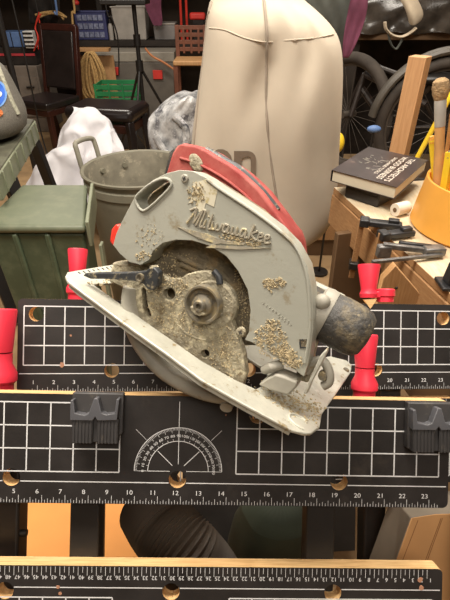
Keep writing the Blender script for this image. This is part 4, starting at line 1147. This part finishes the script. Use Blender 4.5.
# crate on black box
yb2 = 4.58
a = W(97, 110, yb2); b = W(137, 84, yb2)
bb = empty('black_floor_case', Vector(((a.x+b.x)/2, yb2+.15, 0)), 'low black case on the floor carrying the green crate', 'case')
G().box((0, 0, (a.z-.004)/2), (.5, .34, a.z-.004)).build('body', 'blackbox', bb, bevel=.012); G().box((0, -.175, a.z*.6), (.12, .012, .03)).build('catch', 'dark_steel', bb, bevel=.002)
cr = empty('green_crate', Vector(((a.x+b.x)/2, yb2+.15, a.z)), 'green slatted plastic crate on a black case in front of the grey tote', 'crate')
w_, h_ = b.x-a.x, b.z-a.z
g = G()
for i in range(4):
    z_ = h_*(.12+.25*i)
    for sy in (-1, 1): g.box((0, sy*.14, z_), (w_*.96, .01, h_*.17))
    for sx in (-1, 1): g.box((sx*w_*.48, 0, z_), (.01, .28, h_*.17))
g.box((0, 0, .006), (w_*.96, .28, .010)); g.build('slats', 'crate', cr, bevel=.002)
for sx in (-1, -.33, .33, 1):
    G().box((sx*w_*.475, -.148, h_/2), (.018, .012, h_)).build('upright', 'crate', cr, bevel=.002)
# rope coil hanging
hk = W(90, 52, 5.0)
rp = empty('rope_coil', Vector((hk.x, 5.0, hk.z)), 'hank of tan rope hung on a small wooden stand behind the black chair', 'rope'); ri = rp.matrix_world.inverted()
g = G()
for i in range(11):
    dx = random.uniform(-.05, .05); dy = random.uniform(-.05, .03)
    pts = [(hk.x+dx*.4, 5.0+dy, hk.z), (hk.x-.07+dx, 4.98+dy, hk.z-.15), (hk.x-.075+dx, 4.98+dy, hk.z-.34), (hk.x-.01+dx, 4.98+dy, hk.z-.42+random.uniform(-.03, .03)), (hk.x+.06+dx, 4.98+dy, hk.z-.30), (hk.x+.06+dx, 4.98+dy, hk.z-.15)]
    g.tube(catmull(pts, 5, True), .011, 6, closed=True)
g.build('rope_loops', 'rope', rp, inv=ri)
ws = empty('wooden_rack', Vector((hk.x, 5.14, 0)), 'rough plywood rack behind the rope hank', 'rack')
G().box((-.02, .06, .38), (.40, .02, .76)).build('panel', 'wood', ws, bevel=.002); G().box((0, -.02, hk.z+.01), (.34, .12, .03)).build('rail', 'wood', ws, bevel=.002)
G().box((-.2, .0, .02), (.04, .3, .04)).build('foot', 'wood', ws); G().box((.17, .0, .02), (.04, .3, .04)).build('foot', 'wood', ws)

# tripod stand
yt = 4.1
p = W(139, 60, yt)
tr = empty('tripod_stand', Vector((p.x, yt, 0)), 'black tripod stand with a flat top in front of the grey tote', 'tripod')
ztop = W(139, 4, yt).z
zcol = W(139, 66, yt).z
G().cyl((0, 0, .05), (0, 0, ztop), .017).build('pole', 'stand', tr)
G().cyl((0, 0, zcol-.04), (0, 0, zcol+.04), .03).build('collar', 'stand', tr); G().cyl((0, 0, ztop-.28), (0, 0, ztop-.20), .028).build('collar', 'stand', tr)
for an in (-100, 20, 140):
    d = Vector((math.cos(math.radians(an)), math.sin(math.radians(an)), 0))
    G().tube([Vector((0, 0, zcol)), d*.42+Vector((0, 0, .015))], .011, 8).build('leg', 'stand', tr)
    G().tube([Vector((0, 0, .15)), d*.25+Vector((0, 0, zcol*.42))], .006, 6).build('brace', 'stand', tr)
G().box((-.06, 0, ztop+.015), (.34, .25, .03)).build('top_plate', 'stand', tr, bevel=.004)
# left pole
p = W(9, 60, 3.3)
lp_ = empty('floor_pole', Vector((p.x, 3.3, 0)), 'thin black floor stand pole at the far left behind the mesh bag', 'stand')
G().tube([(0, 0, .02), (0, 0, 1.6)], .022, 12).build('pole', 'stand', lp_); G().lathe([(0, 0), (.14, 0), (.14, .015), (.03, .03), (0, .03)], (0, 0, 0), 28).build('base', 'stand', lp_)
p = W(25, 60, 3.9)
lp_ = empty('cable', Vector((p.x, 3.9, 0)), 'thin dark cable hanging in front of the grey panel left of the chair', 'cable')
G().tube(catmull([(-.01, 0, 2.69), (0, 0, 1.8), (.005, 0, .9), (.0, 0, .25), (.12, -.1, .01), (.4, -.05, .008)], 6, False), .006, 6).build('cable_run', 'stand', lp_)
# left shelf goods: blue box, striped cloth bundle, grey panel
def lbox(name, x0, x1, y0, y1, y, d, m, label, cat, z0=None):
    a = W(x0, y1, y); b = W(x1, y0, y); zb = a.z if z0 is None else z0
    o = empty(name, Vector(((a.x+b.x)/2, y+d/2, zb)), label, cat)
    G().box((0, 0, (b.z-zb)/2), (b.x-a.x, d, b.z-zb)).build('body', m, o, bevel=.008); return o, b.x-a.x, b.z-zb
o, w_, h_ = lbox('floor_cabinet', -6, 36, 66, 90, 5.2, .5, 'greypanel', 'low grey cabinet on the floor behind the black chair', 'cabinet', 0.)
G().box((0, -.255, h_*.55), (w_*.92, .01, h_*.6)).build('door_panel', 'greypanel', o, bevel=.003)
G().box((w_*.3, -.27, h_*.7), (.08, .015, .015)).build('handle', 'stand', o)
zc_ = W(10, 66, 5.2).z
o, w_, h_ = lbox('black_tool_bag', -4, 34, 48, 66, 5.25, .35, 'clutter', 'black bag with a red stripe on top of the low grey cabinet', 'bag', zc_+.001)
G().box((0, -.178, h_*.62), (w_*.98, .008, h_*.14)).build('stripe', 'stripe', o)
zc2 = zc_+h_
o, w_, h_ = lbox('blue_box', 2, 22, 32, 48, 5.3, .25, 'bluebox', 'light blue box on the black striped bag at the far left', 'box', zc2+.002)
G().box((0, -.128, h_*.5), (w_*.03, .006, h_)).build('divider', 'stand', o)
o, w_, h_ = lbox('striped_pouch', 25.5, 31.5, 31, 48, 5.2, .1, 'white', 'small black and white striped pouch beside the light blue box', 'pouch', zc2+.002)
for i in range(4): G().box((0, -.053, h_*(.15+.24*i)), (w_*1.01, .006, h_*.1)).build('stripe', 'stand', o)
# dangling colourful cords over chair top
for nm, pts, m, r, lb in (
  ('rope_bunch', [(38, 17), (46, 14), (58, 13), (66, 18)], 'rope', .014, 'bunched yellowish cord above the black chair back'),
  ('red_wire', [(41, 14), (37, 26), (38, 38), (36, 50)], 'redclamp', .008, 'red wire dangling left of the black chair back')):
    q = [W(x, y, 5.62 if nm == 'rope_bunch' else 5.15) for x, y in pts]
    o = empty(nm, q[0], lb, 'cord'); i_ = o.matrix_world.inverted()
    for k in range(3):
        G().tube(catmull([tuple(v+Vector((random.uniform(-.03, .03), random.uniform(-.02, .02), random.uniform(-.02, .02)))) for v in q], 5, False), r*.7, 6).build('strand', m, o, inv=i_)
# extension cords hanging from above
for pts, y, m, lb in (([(55, -3), (54, 12)], 5.5, 'bluebox', 'pale blue cable end hanging above the black chair'),
                      ([(73, -4), (72, 12), (73, 26)], 5.5, 'rope', 'pale rope end hanging left of the slate blue organizer'),
                      ([(104, -4), (112, 18), (118, 40), (119, 75)], 4.9, 'stand', 'thin black cable hanging over the white bin and tote'),
                      ([(145, 48), (152, 56), (163, 62), (175, 70)], 5.2, 'cord', 'orange cord sagging from the tripod over the tote lid')):
    q = [tuple(W(x, y_, y)) for x, y_ in pts]
    o = empty('cable' if m == 'stand' else 'rope' if m == 'rope' else 'extension_lead', Vector(q[0]), lb, 'cord'); i_ = o.matrix_world.inverted()
    q2 = ([(q[0][0], q[0][1], 2.69)] if pts[0][1] < 0 else [])+q
    G().tube(catmull(q2, 5, False), .011 if m != 'stand' else .007, 6).build('cord_run', m, o, inv=i_)
# plum cloth draped from upper shelf (left)
cloth('plum_cloth', [[W(142+5*i, -6, 5.60+.04*(i % 2)) for i in range(5)], [W(145+4*i, 8, 5.60+.05*((i+1) % 2)) for i in range(5)], [W(150+3.2*i, 18, 5.60+.05*(i % 2)) for i in range(5)], [W(153+2.4*i, 26, 5.62) for i in range(5)]], 'purple', 'plum cloth hanging over the small cloudy grey bin', 'cloth')
# clutter mass above the shelf bins (dark coats)
for x0_, x1_, yy, lb in ((28, 60, 5.75, 'dark coat hanging behind the black chair back'), (118, 150, 6.12, 'dark coat hanging above the white storage bin')):
    cloth('dark_coat', [[W(x0_+(x1_-x0_)*i/6, py, yy+.05*math.sin(i*2.1+py)) for i in range(7)] for py in (-10, 2, 12, (24 if x0_ < 100 else 14))], 'clutter', lb, 'coat', th=.02)

# brown chair with red bars, partly behind the bag
bc = empty('wooden_chair', Vector((W(190, 60, 4.6).x, 4.6, 0)), 'brown wooden chair with a lattice back and pale seat, left of the dust bag', 'chair')
bz_ = W(190, 60, 4.6).z; 
G().box((0, .1, bz_-.02), (.30, .34, .04)).build('seat', 'wood', bc, bevel=.01)
zt1 = W(190, 25, 4.85).z
for sx in (-1, 1):
    G().bar((sx*.13, -.04, 0), (sx*.13, -.04, bz_-.03), .04, .04).build('leg', 'chairwood', bc, bevel=.003)
    G().bar((sx*.13, .25, 0), (sx*.13, .27, zt1), .035, .04).build('back_post', 'chairwood', bc, bevel=.003)
for k in range(4): G().box((0, .265, bz_+.06+k*(zt1-bz_-.08)/3), (.26, .02, .035)).build('back_slat', 'chairwood', bc, bevel=.003)
for k in (-1, 0, 1): G().box((k*.07, .262, (bz_+zt1)/2), (.02, .018, zt1-bz_-.05)).build('back_spindle', 'chairwood', bc, bevel=.003)
for xx, lb in ((179, 'red'), (185, 'red')):
    a = W(xx, 24, 5.55); o = empty('pipe_clamp', Vector((a.x, 5.84, zs+.001)), 'red painted pipe clamp standing on the back shelf, %s of the pair' % ('left' if xx < 182 else 'right'), 'clamp')
    G().tube([(0, 0, 0), (0, 0, 1.62-.03-zs)], .014, 8).build('pipe', 'redclamp', o); G().box((0, -.03, .5), (.05, .08, .05)).build('clamp_jaw', 'redclamp', o, bevel=.004)
a = W(194.5, 17, 5.75)
o = empty('red_power_tool', Vector((a.x+.03, 5.8, zs+.001)), 'small red tool on the back shelf, right of the red pipe clamps', 'tool')
hh = a.z-zs-.03
G().box((.01, 0, hh/2), (.12, .12, hh)).build('stand_block', 'clutter', o, bevel=.01)
G().box((0, 0, hh+.035), (.17, .09, .07)).build('tool_body', 'tagred', o, bevel=.02); G().tube([(-.03, 0, hh+.05), (-.08, 0, hh+.01)], .02, 10).build('tool_grip', 'stand', o)

# ------------------------------------------------------------------ background right
# bicycle
def wheel(parent, c, R, ry, rx, name, r=.028):
    Mx = Matrix.Translation(c) @ Euler((0, 0, ry)).to_matrix().to_4x4()
    pts = [Mx @ Vector((R*math.cos(2*PI*i/48), 0, R*math.sin(2*PI*i/48))) for i in range(48)]
    pi_ = parent.matrix_world.inverted()
    w = G().tube(pts, r, 12, closed=True).build(name, 'tyre', parent, inv=pi_)
    pts = [Mx @ Vector(((R-.03)*math.cos(2*PI*i/48), 0, (R-.03)*math.sin(2*PI*i/48))) for i in range(48)]
    G().tube(pts, .011, 8, closed=True).build('rim', 'rim', w, inv=pi_)
    g = G()
    for i in range(20):
        t = 2*PI*i/20; g.cyl(Mx @ Vector((.02*math.cos(t), 0, .02*math.sin(t))), Mx @ Vector(((R-.03)*math.cos(t), 0, (R-.03)*math.sin(t))), .0015, seg=5)
    g.cyl(Mx @ Vector((0, -.05, 0)), Mx @ Vector((0, .05, 0)), .02, seg=14); g.build('spokes', 'rim', w, inv=pi_)
    return w
bk = empty('bicycle', Vector((.9, 2.55, 0)), 'dark bicycle with grey fenders standing behind the table and post', 'bicycle')
R1 = .33
c1 = W(440, 128, 2.62); c2 = W(350, 118, 2.9)
c1 = Vector((c1.x, 2.62, .35)); 
c1.z = W(440, 128, 2.62).z
# stand the bicycle on a plinth so both wheels sit where the photo has them
zw = c1.z-R1-.032
c2 = Vector((c2.x, 2.95, c1.z))
wheel(bk, c1, R1, -.10, 0, 'rear_wheel', .03); wheel(bk, c2, R1-.02, -1.05, 0, 'front_wheel', .032)
bi_ = bk.matrix_world.inverted()
fp = [c1+Vector(((R1+.055)*math.cos(math.radians(a)), (R1+.055)*math.cos(math.radians(a))*math.tan(-.10), (R1+.055)*math.sin(math.radians(a)))) for a in range(70, 176, 6)]
G().tube(fp, .036, 10, sq=.6).build('rear_fender', 'fender', bk, inv=bi_)
hd = c2+Vector((.05, -.03, R1-.10)); seat_ = c1+Vector((-.10, .02, .12)); bb_ = c1.lerp(c2, .5)+Vector((0, 0, -.05))
for a, b, r in ((hd, c2+Vector((0, .06, 0)), .014), (hd, c2-Vector((0, .06, 0)), .014), (hd, seat_, .018), (hd-Vector((0, 0, .08)), bb_, .02), (seat_+Vector((0, 0, .1)), bb_, .017), (seat_, c1+Vector((0, .05, 0)), .010), (bb_, c1+Vector((0, .05, 0)), .010)):
    G().tube([a, b], r, 10).build('frame_tube', 'bike', bk, inv=bi_)
G().tube([bb_+Vector((math.cos(t*PI/12)*.09, -.05, math.sin(t*PI/12)*.09)) for t in range(24)], .006, 6, closed=True).build('chainring', 'rim', bk, inv=bi_)
G().ell(seat_+Vector((.03, 0, .13)), (.13, .07, .03)).build('saddle', 'stand', bk, inv=bi_)
G().tube([hd+Vector((-.12, .2, .03)), hd+Vector((0, 0, .06)), hd+Vector((.12, -.2, .03))], .013, 8).build('handlebar', 'bike', bk, inv=bi_)
# plinth/pallet under the wheels
pl = empty('wooden_pallet', Vector((.75, 2.8, 0)), 'low wooden platform under the bicycle', 'platform')
if zw > .02:
    G().box((.1, .0, zw/2-.003), (1.9, .8, zw-.006)).build('deck', 'table_dark', pl, bevel=.004); G().box((.1, -.41, zw*.5), (1.9, .02, zw*.3)).build('front_rail', 'table_side', pl)
# dark back bench with shiny black sheet
wbk = empty('back_workbench', Vector((1.9, 3.6, 0)), 'dark workbench along the back right under the shiny black sheet', 'workbench')
wi = wbk.matrix_world.inverted()
zb_ = W(400, 30, 3.3).z
G().box((1.85, 3.75, zb_-.03), (2.2, .8, .06)).build('benchtop', 'table_dark', wbk, inv=wi, bevel=.004)
for xx in (.85, 2.85):
    for yy in (3.45, 4.05): G().box((xx, yy, (zb_-.06)/2), (.09, .09, zb_-.06)).build('leg', 'shelf', wbk, inv=wi, bevel=.004)
G().box((1.85, 4.1, .55), (2.1, .03, .9)).build('back_panel', 'clutter', wbk, inv=wi)
rws = []
for j, (py, yy) in enumerate(((-8, 3.55), (2, 3.42), (12, 3.36), (22, 3.33), (34, 3.31))):
    rws.append([W(352+12*i+(0 if j < 4 else 2*math.sin(i*2)), py+2.5*math.sin(i*1.7+j*1.3), yy+.05*math.sin(i*1.9+j*2.3)) for i in range(10)])
cloth('black_plastic_sheet', rws, 'tarp', 'shiny crumpled black plastic sheet draped over the back workbench', 'plastic sheet', th=.006)
cloth('pale_rag', [[W(396, -6, 3.0), W(402, -8, 2.98), W(410, -6, 3.0), W(416, -4, 3.02)], [W(404, 6, 2.98), W(410, 5, 2.94), W(416, 6, 2.96), W(422, 8, 3.0)], [W(408, 16, 2.96), W(412, 16, 2.92), W(418, 16, 2.94), W(424, 15, 3.0)], [W(409, 24, 2.98), W(412, 26, 2.95), W(416, 25, 2.95), W(421, 21, 3.0)]], 'rag', 'pale rag draped over the shiny black sheet', 'rag')
g = G(); q = [W(x, y, 3.0) for x, y in [(385, 22), (386, 29), (392, 35), (401, 37), (410, 33), (416, 28)]]
q2 = [W(x, y, 3.02) for x, y in [(388, 32), (391, 44), (396, 49), (401, 42), (403, 38)]]
o = empty('pale_strap', q[0], 'pale looped strap hanging below the shiny black sheet', 'strap'); i_ = o.matrix_world.inverted()
G().tube(catmull([tuple(p) for p in q], 5, False), .020, 8, sq=.4).build('upper_loop', 'rag', o, inv=i_)
G().tube(catmull([tuple(p) for p in q2], 5, False), .014, 8, sq=.4).build('lower_loop', 'greycloth', o, inv=i_)
# hanging jackets
cloth('grey_jacket', [[W(300+8*i, -10, 2.1+.04*(i % 2)) for i in range(8)], [W(304+7.2*i, 8, 2.1+.05*((i+1) % 2)) for i in range(8)], [W(312+5.4*i, 28, 2.12+.04*(i % 2)) for i in range(8)], [W(325+3*i, 42, 2.15+.02*(i % 2)) for i in range(8)], [W(333+1.6*i, 56, 2.18) for i in range(8)]], 'greycloth', 'grey green jacket hanging right behind the dust bag', 'jacket', th=.012)
cloth('plum_towel', [[W(352+4*i, -10, 2.04+.03*(i % 2)) for i in range(5)], [W(348+5*i, 8, 2.04+.03*((i+1) % 2)) for i in range(5)], [W(344+5*i, 26, 2.06+.03*(i % 2)) for i in range(5)], [W(341.5+4*i, 44, 2.06+.02*(i % 2)) for i in range(5)], [W(341.5+2*i, 58, 2.08) for i in range(5)]], 'purple', 'plum towel hanging right of the dust bag, beside the grey jacket', 'towel', th=.01)
for o in [q for q in sc.objects if q.parent is None and q.name.split('.')[0] in ('grey_jacket', 'plum_towel', 'plum_cloth', 'dark_coat', 'red_wire', 'rope_bunch')]:
    me_ = o if o.type == 'MESH' else [c for c in o.children][0]
    vz = [(o.matrix_world if o.type == 'MESH' else o.matrix_world) @ v.co for v in me_.data.vertices]
    top_ = max(vz, key=lambda v: v.z)
    bpy.context.view_layer.update()
    G().tube([(top_.x, top_.y, top_.z-.01), (top_.x, top_.y, 1.585 if top_.y > 6 else 2.70)], .006, 6).build('hanging_line', 'stand', o, inv=o.matrix_world.inverted())
# small coloured things near the wheels
def orb(name, px, py, y, r, m, label, cat):
    p = W(px, py, y); zz = max(zw, 0)
    o = empty(name, Vector((p.x, y, 0)), label, cat)
    G().ell((0, 0, p.z), r).build('cap', m, o); G().cyl((0, 0, .012), (0, 0, p.z-r[2]*.6), .006).build('rod_shaft', 'stand', o); G().lathe([(0, 0), (.05, 0), (.05, .012), (0, .012)], (0, 0, 0), 20).build('base', 'stand', o); return o
orb('yellow_topped_rod', 337, 143, 2.2, (.035, .035, .05), 'yellow', 'dark rod with a round yellow top just right of the dust bag', 'rod')
orb('blue_topped_rod', 374, 129, 2.3, (.035, .02, .018), 'bluebox', 'dark rod with a small blue top by the front wheel, left of the wooden post', 'rod')
orb('blue_topped_rod', 398, 134, 2.25, (.022, .02, .02), 'bluebox', 'dark rod with a small blue top directly beside the wooden post', 'rod')
o = empty('cardboard_box', Vector((W(452, 6, 3.2).x, 3.85, zb_+.03)), 'cardboard box on the back workbench at the top right corner', 'cardboard box')
G().box((0, 0, .13), (.35, .3, .26)).build('carton', 'card', o, bevel=.003); G().box((0, 0, .262), (.06, .3, .003)).build('tape', 'crease', o)
# dark boards and cabinet to the right
dk = empty('dark_cabinet', Vector((2.0, 5.6, 0)), 'large dark cabinet against the back wall on the right', 'cabinet')
G().box((0, 0, 1.1), (1.9, .6, 2.2)).build('body', 'wall', dk, bevel=.01); 
for sx in (-1, 1):
    d_ = G().box((sx*.47, -.31, 1.1), (.9, .03, 2.1)).build('door', 'shelf', dk, bevel=.005); G().box((sx*.08, -.34, 1.1), (.02, .03, .2)).build('handle', 'dark_steel', d_)

# wood boards beneath the side table (angled brown plank and cut off wedge)
G().box((.375, 1.10, .40), (.14, .02, .80), (math.radians(-3), 0, .25)).build('end_panel', 'table_dark', tab, bevel=.002, inv=tin)
p = P(402, 285, .86); o = empty('plywood_offcut', Vector((p.x, p.y+.03, 0)), 'pale triangular plywood offcut standing behind the right red crank', 'board')
G().prism([(-.03, 0), (.05, 0), (.05, p.z-.035), (-.012, p.z+.03), (-.03, p.z-.0)], -.009, .009, axes=lambda x, y, z: Vector((x, z, y))).build('panel', 'wood', o, bevel=.001)
G().ell((.0, -.010, p.z-.02), (.003, .002, .003)).build('screw_hole', 'stand', o)

# ------------------------------------------------------------------ light and camera
def area(loc_, size, power, col, rot=(0, 0, 0)):
    l = bpy.data.lights.new('shop_light', 'AREA'); l.shape = 'RECTANGLE'; l.size, l.size_y = size; l.energy = power; l.color = col
    o = bpy.data.objects.new('shop_light', l); COL.objects.link(o); o.location = loc_; o.rotation_euler = rot; return o
warm = (1, .92, .81)
area((-.5, .7, 2.6), (1.3, .5), 62, warm)
area((.9, 1.6, 2.6), (.3, 1.3), 40, warm)
area((-1.0, 3.6, 2.6), (1.3, .4), 42, warm)
area((1.2, 4.2, 2.6), (1.2, .3), 14, warm)
area((.2, -.7, 2.55), (1.2, .6), 20, warm)
w = bpy.data.worlds.new('w'); sc.world = w; w.use_nodes = True
w.node_tree.nodes['Background'].inputs[0].default_value = (1, .9, .78, 1); w.node_tree.nodes['Background'].inputs[1].default_value = .3

cam = bpy.data.cameras.new('camera'); co = bpy.data.objects.new('camera', cam); COL.objects.link(co)
co.location = CAM; co.rotation_euler = (PI/2-PITCH, 0, 0)
cam.sensor_fit = 'VERTICAL'; cam.sensor_height = 24; cam.lens = 24*FP/600; cam.clip_start = .02
sc.camera = co
sc.view_settings.view_transform = 'Standard'; sc.view_settings.look = 'None'; sc.view_settings.gamma = 1
sc.view_settings.use_curve_mapping = False; sc.view_settings.exposure = .18
